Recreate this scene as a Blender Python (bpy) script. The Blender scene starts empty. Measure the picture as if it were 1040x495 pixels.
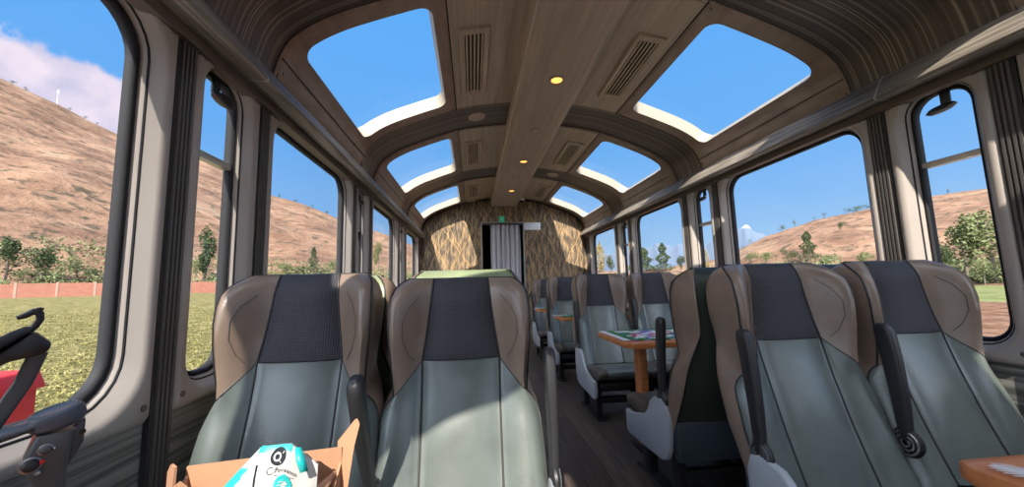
import bpy, bmesh, math, random
from mathutils import Vector, Matrix, noise
random.seed(7)
sc = bpy.context.scene
COL = sc.collection
PI = math.pi

# ------------------------------------------------------------------ helpers
class G:
    """collects shapes; build() links them as ONE mesh object"""
    def __init__(s): s.v = []; s.f = []
    def add(s, vs, fs):
        n = len(s.v); s.v += [tuple(p) for p in vs]; s.f += [tuple(i + n for i in f) for f in fs]; return s
    def box(s, x0, x1, y0, y1, z0, z1):
        vs = [(x, y, z) for z in (z0, z1) for y in (y0, y1) for x in (x0, x1)]
        return s.add(vs, [(0, 2, 3, 1), (4, 5, 7, 6), (0, 1, 5, 4), (2, 6, 7, 3), (0, 4, 6, 2), (1, 3, 7, 5)])
    def loft(s, loops, closed=True, cap0=False, cap1=False):
        n = len(loops[0]); vs = [p for l in loops for p in l]; fs = []
        for i in range(len(loops) - 1):
            for j in range(n if closed else n - 1):
                k = (j + 1) % n
                fs.append((i * n + j, i * n + k, (i + 1) * n + k, (i + 1) * n + j))
        if cap0: fs.append(tuple(range(n))[::-1])
        if cap1: fs.append(tuple((len(loops) - 1) * n + j for j in range(n)))
        return s.add(vs, fs)
    def prism(s, poly, a0, a1, axis='x'):
        def P(p, a): return {'x': (a, p[0], p[1]), 'y': (p[0], a, p[1]), 'z': (p[0], p[1], a)}[axis]
        return s.loft([[P(p, a0) for p in poly], [P(p, a1) for p in poly]], True, True, True)
    def tube(s, pts, r, n=8, cap=True):
        pts = [Vector(p) for p in pts]; loops = []; prev = None
        for i, p in enumerate(pts):
            d = (pts[min(i + 1, len(pts) - 1)] - pts[max(i - 1, 0)]).normalized()
            ref = prev if prev is not None else (Vector((0, 0, 1)) if abs(d.z) < .9 else Vector((1, 0, 0)))
            a = (ref - d * ref.dot(d)).normalized(); b = d.cross(a); prev = a
            rr = r[i] if isinstance(r, (list, tuple)) else r
            loops.append([p + a * (rr * math.cos(t)) + b * (rr * math.sin(t)) for t in [2 * PI * j / n for j in range(n)]])
        return s.loft(loops, True, cap, cap)
    def lathe(s, prof, c=(0, 0, 0), axis=(0, 0, 1), n=24):
        ax = Vector(axis).normalized(); ref = Vector((1, 0, 0)) if abs(ax.x) < .9 else Vector((0, 1, 0))
        a = (ref - ax * ref.dot(ax)).normalized(); b = ax.cross(a); c = Vector(c)
        loops = [[c + ax * h + a * (r * math.cos(t)) + b * (r * math.sin(t)) for t in [2 * PI * j / n for j in range(n)]] for r, h in prof]
        return s.loft(loops, True, True, True)
    def build(s, name, mat, parent=None, bev=0, seg=2, angle=38, sub=0, smooth=True):
        me = bpy.data.meshes.new(name); bm = bmesh.new()
        bv = [bm.verts.new(p) for p in s.v]
        for f in s.f:
            if len(set(f)) < 3: continue
            try: bm.faces.new([bv[i] for i in f])
            except ValueError: pass
        bmesh.ops.remove_doubles(bm, verts=bm.verts, dist=1e-5)
        bmesh.ops.recalc_face_normals(bm, faces=bm.faces)
        if bev:
            es = [e for e in bm.edges if len(e.link_faces) == 2 and e.calc_face_angle(0) > math.radians(30)]
            bmesh.ops.bevel(bm, geom=es, offset=bev, segments=seg, profile=.5, affect='EDGES', clamp_overlap=True)
        for f in bm.faces: f.smooth = smooth
        for e in bm.edges:
            if len(e.link_faces) == 2 and e.calc_face_angle(0) > math.radians(angle): e.smooth = False
        bm.to_mesh(me); bm.free()
        me.materials.append(mat)
        o = bpy.data.objects.new(name, me); COL.objects.link(o)
        if parent: o.parent = parent
        if sub:
            md = o.modifiers.new('sub', 'SUBSURF'); md.levels = md.render_levels = sub
        return o

def tag(o, label, cat, group=None, kind=None):
    o['label'] = label; o['category'] = cat
    if group: o['group'] = group
    if kind: o['kind'] = kind
    return o
def thing(name, label, cat, loc=(0, 0, 0), rz=0, group=None, kind=None):
    o = bpy.data.objects.new(name, None); o.empty_display_size = .05; COL.objects.link(o)
    o.location = loc; o.rotation_euler = (0, 0, rz)
    return tag(o, label, cat, group, kind)
def copy_tree(o, parent=None):
    c = o.copy(); COL.objects.link(c); c.parent = parent
    for ch in [x for x in list(bpy.data.objects) if x.parent == o]: copy_tree(ch, c)
    return c
def rrect(x0, x1, y0, y1, r, k=7):
    """rounded rectangle, 4*k points, counter-clockwise from the right-bottom corner"""
    out = []
    for cx, cy, a in ((x1 - r, y0 + r, -90), (x1 - r, y1 - r, 0), (x0 + r, y1 - r, 90), (x0 + r, y0 + r, 180)):
        for i in range(k):
            t = math.radians(a + 90 * i / (k - 1)); out.append((cx + r * math.cos(t), cy + r * math.sin(t)))
    return out
def sst(a, b, x):
    t = min(1, max(0, (x - a) / (b - a))); return t * t * (3 - 2 * t)
def lerp(tab, x):
    for (a, b), (c, d) in zip(tab, tab[1:]):
        if a <= x <= c: return b + (d - b) * (x - a) / (c - a)
    return tab[-1][1] if x > tab[-1][0] else tab[0][1]

# ------------------------------------------------------------------ materials
def new_mat(name):
    m = bpy.data.materials.new(name); m.use_nodes = True
    nt = m.node_tree; return m, nt, nt.nodes['Principled BSDF']
def N(nt, t, **kw):
    n = nt.nodes.new(t)
    for k, v in kw.items():
        if k in n.inputs: n.inputs[k].default_value = v
        else: setattr(n, k, v)
    return n
def coords(nt, scale=(1, 1, 1), kind='Object', rot=(0, 0, 0)):
    tc = N(nt, 'ShaderNodeTexCoord'); mp = N(nt, 'ShaderNodeMapping')
    mp.inputs['Scale'].default_value = scale; mp.inputs['Rotation'].default_value = rot
    nt.links.new(tc.outputs[kind], mp.inputs['Vector']); return mp.outputs['Vector']
def ramp(nt, fac, stops):
    r = N(nt, 'ShaderNodeValToRGB'); el = r.color_ramp.elements
    while len(el) < len(stops): el.new(.5)
    for e, (p, c) in zip(el, stops): e.position = p; e.color = (*c, 1)
    nt.links.new(fac, r.inputs['Fac']); return r.outputs['Color']
def bump(nt, b, fac, strength, dist=.01):
    n = N(nt, 'ShaderNodeBump'); n.inputs['Strength'].default_value = strength; n.inputs['Distance'].default_value = dist
    nt.links.new(fac, n.inputs['Height']); nt.links.new(n.outputs['Normal'], b.inputs['Normal'])
def plain(name, c, rough=.5, metal=0, spec=.5, var=.12, vs=6, bs=0, bsc=200):
    m, nt, b = new_mat(name)
    v = coords(nt); no = N(nt, 'ShaderNodeTexNoise', Scale=vs, Detail=4.0); nt.links.new(v, no.inputs['Vector'])
    col = ramp(nt, no.outputs['Fac'], [(.3, tuple(x * (1 - var) for x in c)), (.7, tuple(min(1, x * (1 + var)) for x in c))])
    nt.links.new(col, b.inputs['Base Color'])
    b.inputs['Roughness'].default_value = rough; b.inputs['Metallic'].default_value = metal; b.inputs['Specular IOR Level'].default_value = spec
    if bs:
        n2 = N(nt, 'ShaderNodeTexNoise', Scale=bsc, Detail=2.0); nt.links.new(v, n2.inputs['Vector']); bump(nt, b, n2.outputs['Fac'], bs, .002)
    return m
def streak(name, stops, scale, rough=.5, spec=.4, bs=.15, nscale=1.0, detail=5.0, bd=.004):
    """noise stretched along one direction: brushed laminate, wood grain, lined panels"""
    m, nt, b = new_mat(name)
    v = coords(nt, scale); no = N(nt, 'ShaderNodeTexNoise', Scale=nscale, Detail=detail); nt.links.new(v, no.inputs['Vector'])
    nt.links.new(ramp(nt, no.outputs['Fac'], stops), b.inputs['Base Color'])
    b.inputs['Roughness'].default_value = rough; b.inputs['Specular IOR Level'].default_value = spec
    if bs: bump(nt, b, no.outputs['Fac'], bs, bd)
    return m
def leather(name, c, rough=.38, var=.18, spec=.5):
    m, nt, b = new_mat(name)
    v = coords(nt); no = N(nt, 'ShaderNodeTexNoise', Scale=9.0, Detail=5.0); nt.links.new(v, no.inputs['Vector'])
    nt.links.new(ramp(nt, no.outputs['Fac'], [(.3, tuple(x * (1 - var) for x in c)), (.7, tuple(x * (1 + var) for x in c))]), b.inputs['Base Color'])
    vo = N(nt, 'ShaderNodeTexVoronoi', Scale=260.0); nt.links.new(v, vo.inputs['Vector']); bump(nt, b, vo.outputs['Distance'], .12, .002)
    b.inputs['Roughness'].default_value = rough; b.inputs['Specular IOR Level'].default_value = spec
    return m
def emit(name, c, s):
    m, nt, b = new_mat(name); b.inputs['Base Color'].default_value = (*c, 1)
    b.inputs['Emission Color'].default_value = (*c, 1); b.inputs['Emission Strength'].default_value = s; return m

M = {}
M['panel'] = plain('moulded_panel', (.42, .375, .345), .33, var=.05, vs=3, bs=.05, bsc=120)
M['seal'] = plain('black_rubber', (.018, .018, .021), .62, spec=.25)
M['alu'] = plain('aluminium', (.55, .54, .52), .35, .7, var=.06)
M['screw'] = plain('screw_metal', (.20, .19, .18), .4, .8)
M['rail'] = streak('rail_wood', [(.3, (.10, .084, .068)), (.5, (.21, .18, .15)), (.68, (.36, .32, .275))], (70, 3.0, 90), .6)
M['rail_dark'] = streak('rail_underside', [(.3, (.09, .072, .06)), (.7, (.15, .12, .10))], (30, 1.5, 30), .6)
M['strip'] = plain('dark_grooved_strip', (.035, .033, .034), .5)
M['ridge'] = plain('grooved_strip_ridge', (.11, .10, .095), .45)
M['taupe'] = streak('taupe_laminate', [(.3, (.37, .295, .215)), (.7, (.52, .42, .32))], (60, 2, 60), .5, bs=.05)
M['centre'] = streak('centre_laminate', [(.3, (.36, .285, .22)), (.7, (.47, .38, .30))], (60, 1.6, 60), .5, bs=.05)
M['flange'] = streak('skylight_flange', [(.3, (.25, .18, .14)), (.7, (.36, .27, .215))], (20, 6, 20), .45, bs=.04)
M['cream'] = plain('cream_reveal', (.30, .265, .21), .5, var=.03)
M['cladding'] = streak('grooved_cladding', [(.38, (.10, .105, .10)), (.5, (.22, .22, .205)), (.62, (.30, .295, .275))], (2, 1.2, 70), .55, bs=.35)
M['black'] = plain('black_plastic', (.022, .022, .025), .4)
M['dark'] = plain('dark_grey_plastic', (.085, .09, .095), .38, var=.06)
M['cap'] = plain('blue_grey_plastic', (.075, .085, .105), .36, var=.05)
M['dial'] = plain('dial_metal', (.35, .35, .36), .3, .8)
M['steel'] = plain('black_steel', (.025, .025, .027), .45, .3)
M['white'] = plain('pale_grey_plastic', (.36, .39, .43), .4, var=.04)
M['green'] = leather('green_leather', (.106, .126, .118), .30, spec=.7)
M['shell'] = leather('shaded_green_leather', (.036, .046, .034), .5, spec=.3)  # shell colour darkened to carry the shade between back-to-back seats
M['brown'] = leather('brown_leather', (.215, .155, .118), .31, spec=.6)
M['sungreen'] = leather('sunlit_green_leather', (.22, .26, .15), .42)  # shell leather lightened to imitate sun on the left seat backs
M['brownd'] = leather('dark_brown_leather', (.105, .085, .072), .36)
M['navy'] = plain('dark_navy_panel', (.035, .048, .060), .5)
M['piping'] = plain('black_piping', (.012, .012, .014), .5)
M['stitch'] = plain('stitching', (.10, .08, .07), .7)
M['table'] = streak('table_wood', [(.3, (.42, .14, .045)), (.5, (.56, .20, .07)), (.72, (.66, .27, .10))], (2, 30, 30), .3)
M['feather'] = plain('feather_white', (.72, .70, .70), .7)
M['card'] = plain('cardboard', (.40, .215, .125), .8, var=.06, vs=20)
M['teal'] = plain('teal_print', (.010, .36, .38), .4, var=.15, vs=60)
M['bagwhite'] = plain('white_wrapper', (.43, .43, .43), .45, var=.05)
M['ink'] = plain('charcoal_ink', (.02, .024, .032), .8, spec=.1)
M['grey'] = plain('grey_metal_frame', (.30, .29, .27), .4, .4)
M['signw'] = plain('white_notice', (.70, .74, .78), .2)
M['signg'] = emit('green_sign', (.02, .30, .16), .35)
M['void'] = plain('dark_vestibule', (.012, .012, .013), .8)
M['red'] = plain('red_paint', (.62, .02, .02), .5, var=.1)
M['lamp'] = emit('warm_lamp', (1.0, .46, .10), 1.7)
M['slatl'] = plain('vent_slats', (.50, .40, .29), .5)
M['mast'] = plain('white_mast_paint', (.75, .74, .72), .6)
M['post'] = plain('pale_brick_post', (.40, .25, .19), .85)
M['pole'] = plain('pale_wood_pole', (.50, .46, .40), .8)

# dark ribs: thin lines running round the arch, one every few centimetres along the car
m, nt, b = new_mat('lined_rib'); v = coords(nt, (.10, 1, .10)); sy = N(nt, 'ShaderNodeSeparateXYZ'); nt.links.new(v, sy.inputs[0])
nw = N(nt, 'ShaderNodeTexNoise', Scale=2.0); nt.links.new(v, nw.inputs['Vector']); wv = N(nt, 'ShaderNodeMath', operation='MULTIPLY_ADD'); nt.links.new(nw.outputs['Fac'], wv.inputs[0]); wv.inputs[1].default_value = .012; nt.links.new(sy.outputs['Y'], wv.inputs[2])
n1 = N(nt, 'ShaderNodeTexNoise', Scale=46.0, Detail=3.0, Roughness=.8); n1.noise_dimensions = '1D'; nt.links.new(wv.outputs[0], n1.inputs['W'])
nt.links.new(ramp(nt, n1.outputs['Fac'], [(.30, (.062, .049, .044)), (.50, (.098, .078, .069)), (.57, (.12, .096, .08)), (.62, (.42, .34, .27)), (.68, (.10, .08, .066))]), b.inputs['Base Color'])
b.inputs['Roughness'].default_value = .42; bump(nt, b, n1.outputs['Fac'], .2, .004); M['rib'] = m

# headrest fabric: black mesh with a regular pin-dot weave
m, nt, b = new_mat('headrest_mesh'); v = coords(nt, (150, 0, 150))
vo = N(nt, 'ShaderNodeTexVoronoi', Scale=1.0, Randomness=0.0); nt.links.new(v, vo.inputs['Vector'])
nt.links.new(ramp(nt, vo.outputs['Distance'], [(.25, (.006, .006, .009)), (.6, (.068, .066, .082))]), b.inputs['Base Color'])
b.inputs['Roughness'].default_value = .7; bump(nt, b, vo.outputs['Distance'], .4, .003); M['mesh'] = m

# floor: dark wood planks along the car
m, nt, b = new_mat('plank_floor'); v = coords(nt, (1, 1, 1), 'Object', (0, 0, PI / 2))
br = N(nt, 'ShaderNodeTexBrick', Scale=1.0); br.offset = .37
for k, x in (('Brick Width', 1.2), ('Row Height', .14), ('Mortar Size', .0025), ('Bias', 0.0)): br.inputs[k].default_value = x
br.inputs['Color1'].default_value = (.060, .045, .038, 1); br.inputs['Color2'].default_value = (.105, .085, .075, 1); br.inputs['Mortar'].default_value = (.02, .016, .014, 1)
nt.links.new(v, br.inputs['Vector'])
v2 = coords(nt, (60, 3, 1)); n1 = N(nt, 'ShaderNodeTexNoise', Scale=1.0, Detail=6.0); nt.links.new(v2, n1.inputs['Vector'])
mx = N(nt, 'ShaderNodeMix', data_type='RGBA', blend_type='MULTIPLY'); mx.inputs['Factor'].default_value = .8
nt.links.new(br.outputs['Color'], mx.inputs['A']); nt.links.new(ramp(nt, n1.outputs['Fac'], [(.3, (.45, .45, .45)), (.7, (1.5, 1.45, 1.4))]), mx.inputs['B'])
nt.links.new(mx.outputs['Result'], b.inputs['Base Color']); b.inputs['Roughness'].default_value = .5; M['floor'] = m

# end wall: bark-like fibres with golden crossing twigs
m, nt, b = new_mat('bark_veneer')
v = coords(nt, (26, 26, 5)); n1 = N(nt, 'ShaderNodeTexNoise', Scale=1.0, Detail=7.0, Roughness=.7); nt.links.new(v, n1.inputs['Vector'])
base = ramp(nt, n1.outputs['Fac'], [(.34, (.030, .024, .019)), (.48, (.11, .080, .053)), (.62, (.34, .225, .12)), (.72, (.56, .36, .18))])
tw = None
for ang, sh in ((.42, 0.0), (-.5, .31), (.62, .7), (-.30, .15)):
    v = coords(nt, (1, 1, 1), 'Object', (0, ang, 0)); sx = N(nt, 'ShaderNodeSeparateXYZ'); nt.links.new(v, sx.inputs[0])
    nz = N(nt, 'ShaderNodeTexNoise', Scale=3.5, Detail=2.0); nt.links.new(v, nz.inputs['Vector'])
    a = N(nt, 'ShaderNodeMath', operation='MULTIPLY_ADD'); nt.links.new(nz.outputs['Fac'], a.inputs[0]); a.inputs[1].default_value = .12; nt.links.new(sx.outputs['X'], a.inputs[2])
    p = N(nt, 'ShaderNodeMath', operation='PINGPONG'); ad = N(nt, 'ShaderNodeMath', operation='ADD'); ad.inputs[1].default_value = sh
    nt.links.new(a.outputs[0], ad.inputs[0]); nt.links.new(ad.outputs[0], p.inputs[0]); p.inputs[1].default_value = .17
    l = N(nt, 'ShaderNodeMath', operation='LESS_THAN'); nt.links.new(p.outputs[0], l.inputs[0]); l.inputs[1].default_value = .006
    if tw is None: tw = l.outputs[0]
    else:
        mm = N(nt, 'ShaderNodeMath', operation='MAXIMUM'); nt.links.new(tw, mm.inputs[0]); nt.links.new(l.outputs[0], mm.inputs[1]); tw = mm.outputs[0]
mx = N(nt, 'ShaderNodeMix', data_type='RGBA'); tq = N(nt, 'ShaderNodeMath', operation='MULTIPLY'); nt.links.new(tw, tq.inputs[0]); nt.links.new(n1.outputs['Fac'], tq.inputs[1]); nt.links.new(tq.outputs[0], mx.inputs['Factor']); nt.links.new(base, mx.inputs['A']); mx.inputs['B'].default_value = (.55, .33, .11, 1)
nt.links.new(mx.outputs['Result'], b.inputs['Base Color']); b.inputs['Roughness'].default_value = .7; bump(nt, b, n1.outputs['Fac'], .35, .01); M['bark'] = m

# curtain
M['curtain'] = plain('grey_curtain', (.52, .51, .54), .85, var=.08, vs=30)

# glass: lets the day through, keeps a faint reflection and dust
def glass(name, refl=.07, tint=(.96, .98, 1.0)):
    m, nt, b = new_mat(name); out = nt.nodes['Material Output']; nt.nodes.remove(b)
    tr = N(nt, 'ShaderNodeBsdfTransparent'); tr.inputs['Color'].default_value = (*tint, 1)
    gl = N(nt, 'ShaderNodeBsdfGlossy'); gl.inputs['Roughness'].default_value = .02
    lw = N(nt, 'ShaderNodeLayerWeight', Blend=.5); pw = N(nt, 'ShaderNodeMath', operation='POWER'); pw.inputs[1].default_value = 4.0
    nt.links.new(lw.outputs['Facing'], pw.inputs[0]); mu = N(nt, 'ShaderNodeMath', operation='MULTIPLY_ADD')
    nt.links.new(pw.outputs[0], mu.inputs[0]); mu.inputs[1].default_value = .30; mu.inputs[2].default_value = refl * .05
    mx = N(nt, 'ShaderNodeMixShader'); nt.links.new(mu.outputs[0], mx.inputs['Fac']); nt.links.new(tr.outputs[0], mx.inputs[1]); nt.links.new(gl.outputs[0], mx.inputs[2])
    nt.links.new(mx.outputs[0], out.inputs['Surface']); return m
M['glass'] = glass('window_glass')
M['skyglass'] = glass('skylight_glass', .05)

# printed table runner: green border, patchwork of small colour patches
def runner_mat(name, busy):
    m, nt, b = new_mat(name); v = coords(nt, (1, 1, 1))
    vo = N(nt, 'ShaderNodeTexVoronoi', Scale=26.0); nt.links.new(v, vo.inputs['Vector'])
    sx = N(nt, 'ShaderNodeSeparateColor'); nt.links.new(vo.outputs['Color'], sx.inputs[0])
    if busy: st = [(0, (.02, .16, .04)), (.22, (.65, .66, .66)), (.45, (.10, .14, .45)), (.6, (.60, .62, .62)), (.75, (.42, .06, .16)), (.88, (.7, .7, .68))]
    else: st = [(0, (.015, .13, .035)), (.6, (.02, .17, .05)), (1, (.025, .2, .06))]
    c = ramp(nt, sx.outputs[0], st)
    if busy: c.node.color_ramp.interpolation = 'CONSTANT'
    nt.links.new(c, b.inputs['Base Color']); b.inputs['Roughness'].default_value = .85
    no = N(nt, 'ShaderNodeTexNoise', Scale=300.0); nt.links.new(v, no.inputs['Vector']); bump(nt, b, no.outputs['Fac'], .3, .002); return m
M['runner'] = runner_mat('printed_cloth', True); M['runnerg'] = runner_mat('green_cloth', False)

# outdoors
def outdoor(name, stops, scale, detail=8.0, sc3=(1, 1, 1), bs=.5, rough=.9, dist=.3):
    m, nt, b = new_mat(name); v = coords(nt, sc3)
    no = N(nt, 'ShaderNodeTexNoise', Scale=scale, Detail=detail, Roughness=.68); nt.links.new(v, no.inputs['Vector'])
    nt.links.new(ramp(nt, no.outputs['Fac'], stops), b.inputs['Base Color']); b.inputs['Roughness'].default_value = rough; b.inputs['Specular IOR Level'].default_value = .1
    if bs: bump(nt, b, no.outputs['Fac'], bs, dist)
    return m
M['crop'] = outdoor('crop_ground', [(.34, (.075, .066, .020)), (.48, (.165, .142, .052)), (.60, (.25, .205, .09)), (.72, (.33, .27, .14))], 2.2, bs=.6)
M['leafcrop'] = outdoor('crop_leaf', [(.3, (.12, .115, .032)), (.5, (.215, .19, .065)), (.7, (.37, .31, .15))], .9, bs=0)
M['grassy'] = outdoor('meadow', [(.35, (.105, .12, .035)), (.65, (.235, .235, .10))], .6, bs=.3)
M['soil'] = outdoor('plowed_soil', [(.35, (.085, .040, .022)), (.5, (.19, .10, .060)), (.66, (.27, .16, .10))], 1.4, bs=.6)
M['crownd'] = outdoor('dark_foliage', [(.3, (.035, .055, .025)), (.7, (.10, .13, .06))], 1.2, bs=0)
M['crowno'] = outdoor('olive_foliage', [(.3, (.09, .115, .05)), (.7, (.22, .24, .11))], 1.2, bs=0)
M['crownp'] = outdoor('golden_foliage', [(.3, (.20, .16, .05)), (.7, (.42, .32, .13))], 1.2, bs=0)
M['bark_t'] = outdoor('tree_bark', [(.3, (.10, .08, .06)), (.7, (.24, .20, .16))], 6, bs=.2, dist=.02)
# hillside: dry earth with scrub patches following the slope
m, nt, b = new_mat('dry_hillside'); v = coords(nt, (1, 1, 1.6))
n1 = N(nt, 'ShaderNodeTexNoise', Scale=.055, Detail=9.0, Roughness=.66); nt.links.new(v, n1.inputs['Vector'])
earth = ramp(nt, n1.outputs['Fac'], [(.30, (.145, .078, .050)), (.47, (.27, .155, .10)), (.60, (.39, .235, .15)), (.72, (.32, .255, .16))])
n2 = N(nt, 'ShaderNodeTexNoise', Scale=.26, Detail=8.0, Roughness=.72); nt.links.new(v, n2.inputs['Vector'])
scr = ramp(nt, n2.outputs['Fac'], [(.52, (0, 0, 0)), (.60, (1, 1, 1))])
mx = N(nt, 'ShaderNodeMix', data_type='RGBA'); mq = N(nt, 'ShaderNodeMath', operation='MULTIPLY'); mq.inputs[1].default_value = .9
nt.links.new(scr, mq.inputs[0]); nt.links.new(mq.outputs[0], mx.inputs['Factor']); nt.links.new(earth, mx.inputs['A']); mx.inputs['B'].default_value = (.085, .072, .05, 1)
nt.links.new(mx.outputs['Result'], b.inputs['Base Color']); b.inputs['Roughness'].default_value = .95; b.inputs['Specular IOR Level'].default_value = .05
bump(nt, b, n2.outputs['Fac'], .8, 2.5); M['hill'] = m
# far mountain: haze painted into the rock as blue-grey, snow above
m, nt, b = new_mat('far_mountain'); v = coords(nt); sx = N(nt, 'ShaderNodeSeparateXYZ'); nt.links.new(v, sx.inputs[0])
n1 = N(nt, 'ShaderNodeTexNoise', Scale=.004, Detail=8.0); nt.links.new(v, n1.inputs['Vector'])
a = N(nt, 'ShaderNodeMath', operation='MULTIPLY_ADD'); nt.links.new(n1.outputs['Fac'], a.inputs[0]); a.inputs[1].default_value = 120.0; nt.links.new(sx.outputs['Z'], a.inputs[2])
d_ = N(nt, 'ShaderNodeMath', operation='DIVIDE'); nt.links.new(a.outputs[0], d_.inputs[0]); d_.inputs[1].default_value = 400.0
nt.links.new(ramp(nt, d_.outputs[0], [(.5, (.095, .125, .175)), (.90, (.115, .15, .20)), (.94, (.40, .42, .46))]), b.inputs['Base Color']); b.inputs['Roughness'].default_value = 1; M['mountain'] = m
# brick wall
m, nt, b = new_mat('pink_brick'); v = coords(nt, (1, 1, 1), 'Object', (PI / 2, 0, 0)); br = N(nt, 'ShaderNodeTexBrick', Scale=1.0)
for k, x in (('Brick Width', .42), ('Row Height', .16), ('Mortar Size', .012)): br.inputs[k].default_value = x
br.inputs['Color1'].default_value = (.31, .105, .068, 1); br.inputs['Color2'].default_value = (.37, .14, .092, 1); br.inputs['Mortar'].default_value = (.36, .22, .16, 1)
nt.links.new(v, br.inputs['Vector']); nt.links.new(br.outputs['Color'], b.inputs['Base Color']); b.inputs['Roughness'].default_value = .9; M['brick'] = m

M['ballast'] = outdoor('bounce_ballast', [(.3, (.36, .34, .31)), (.7, (.62, .60, .56))], 9.0, bs=.5, dist=.05)  # unseen ground, added pale to bounce sunlight up to the ceiling

SUN = 8.0
EXPO = 0.3

# ground height around the line
EL=[(-180,2),(-120,5),(-90,14),(-70,20),(-50,19.7),(-46,18.4),(-42,16.9),(-34,15.4),(-27.5,12.5),(-23.6,11.5),(-19.4,9.9),(-14,8.1),(-6,5),(5,2.5),(15,1.6),(28,1.5),(34,2.2),(37.4,3.3),(40.8,4.9),(46.4,6.8),(50,7.2),(56.3,8.0),(60,7.9),(75,7),(110,4),(180,2)]
def hnoise(x,y):
    return (math.sin(x*.031+1.3)*math.cos(y*.027-.4)+.5*math.sin(x*.083+y*.041)+.4*math.cos(y*.097-x*.06+2)+.25*math.sin(x*.21+y*.17)+.2*math.sin(x*.37-y*.29))
def terrain(x,y):
    X=x+.555; r=math.hypot(X,y); az=math.degrees(math.atan2(X,y))
    wl=1-sst(-12,12,az)
    if az>120: wl=sst(120,170,az)
    z=-1.25+wl*2.15*sst(4,72,r)+(1-wl)*.3*min(1,r/85)
    R0,R1=82,330
    if r>R0:
        H=.95+R1*math.tan(math.radians(lerp(EL,az)))
        p=(r-R0)/(R1-R0)
        if p<=1: z=z+(H-z)*(p**1.05)+hnoise(x,y)*3.0*min(1,p*4)*(1-.75*p)
        else: z=H+hnoise(x,y)*.75-(r-R1)*.25
    return z

# ------------------------------------------------------------------ the car shell
YB, YE = -3.35, 6.30                      # rear and front end walls
ARCH = [(0, 2.44), (.3, 2.425), (.6, 2.38), (.78, 2.325), (1.0, 2.245), (1.16, 2.178), (1.28, 2.105), (1.36, 2.02), (1.405, 1.87)]
# smooth arch: dense samples by Catmull-Rom, addressed by arc length
def _cr(p0, p1, p2, p3, t):
    return tuple(.5 * (2 * b + (c - a) * t + (2 * a - 5 * b + 4 * c - d) * t * t + (3 * b - a - 3 * c + d) * t ** 3) for a, b, c, d in zip(p0, p1, p2, p3))
_P = [(-.3, 2.425)] + ARCH + [(1.41, 1.72)]
AS = []
for i in range(1, len(_P) - 2):
    for j in range(10): AS.append(_cr(_P[i - 1], _P[i], _P[i + 1], _P[i + 2], j / 10))
AS.append(ARCH[-1])
AL = [0]
for p, q in zip(AS, AS[1:]): AL.append(AL[-1] + math.hypot(q[0] - p[0], q[1] - p[1]))
def arch(s, off=0):
    """point at arc length s from the crown, pushed out by off"""
    s = min(max(s, 0), AL[-1] - 1e-6)
    lo, hi = 0, len(AL) - 1
    while hi - lo > 1:
        mid = (lo + hi) // 2
        if AL[mid] <= s: lo = mid
        else: hi = mid
    t = (s - AL[lo]) / (AL[hi] - AL[lo]); p, q = AS[lo], AS[hi]
    dx, dz = q[0] - p[0], q[1] - p[1]; l = math.hypot(dx, dz)
    return p[0] + dx * t - dz / l * off, p[1] + dz * t + dx / l * off
def s_of_x(x):
    for i in range(len(AS) - 1):
        if AS[i][0] <= x <= AS[i + 1][0]: return AL[i] + (AL[i + 1] - AL[i]) * (x - AS[i][0]) / max(1e-9, AS[i + 1][0] - AS[i][0])
    return AL[-1]
def amap(side, s, y, off=0):
    x, z = arch(s, off); return (side * x, y, z)
# note: off > 0 pushes outward (up)
S0, SF, SO1, SO2, SE = s_of_x(.20), s_of_x(.672), s_of_x(.742), s_of_x(1.337), AL[-1]
PITCH = 1.645
def mod(k): return 1.60 + PITCH * k - (.18 if k < 0 else 0)       # start of module k, skylight opening +.10 .. +1.15, module end +1.28, then the rib

fl = G().box(-1.47, 1.47, YB - .1, YE + 1.2, -.12, -.06).build('floor', M['floor']); tag(fl, 'dark wood plank floor of the railway carriage', 'floor', kind='structure')

# roof ribs, taupe fields
ribs = G(); fields = G()
for k in range(-4, 4):
    y0 = max(YB, mod(k - 1) + 1.26 - .02); y1 = min(YE, mod(k) + .02)
    if y1 > y0:
        n = 150; ss = [-SE + 2 * SE * i / n for i in range(n + 1)]
        def sp(s, y, off): x, z = arch(abs(s), off); return (math.copysign(x, s), y, z)
        ribs.loft([[sp(s, y0, .012) for s in ss], [sp(s, y1, .012) for s in ss]], False)
        ribs.loft([[sp(s, y0, .012) for s in ss], [sp(s, y0, -.004) for s in ss]], False)
        ribs.loft([[sp(s, y1, .012) for s in ss], [sp(s, y1, -.004) for s in ss]], False)
    y0, y1 = max(YB, mod(k)), min(YE, mod(k) + 1.26)
    if y1 > y0:
        for sd in (-1, 1):
            ss = [S0 - .02 + (SF - S0 + .02) * i / 8 for i in range(9)]
            ss += [SF + .03]; fields.loft([[amap(sd, s, y, .010 * (s > SF + .001)) for s in ss] for y in (y0 + .004, y1 - .004)], False)
tag(ribs.build('ceiling', M['rib']), 'dark lined ribs arching across the carriage roof', 'ceiling', kind='structure')
tag(fields.build('ceiling', M['taupe']), 'taupe roof fields either side of the centre strip', 'ceiling', kind='structure')
cs = G()
cs.loft([[(-.225, y, 2.335), (-.215, y, 2.316), (-.19, y, 2.31), (.19, y, 2.31), (.215, y, 2.316), (.225, y, 2.335), (.225, y, 2.44), (-.225, y, 2.44)] for y in (YB, YE)], True, True, True)
tag(cs.build('ceiling', M['centre'], angle=50), 'lowered centre strip of the ceiling carrying the downlights', 'ceiling', kind='structure')
ed = G()
for sd in (-1, 1): ed.tube([(sd * .222, YB, 2.322), (sd * .222, YE, 2.322)], .006)
tag(ed.build('trim_1', M['alu']), 'thin metal edging along both sides of the centre strip', 'trim', kind='structure')

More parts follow.
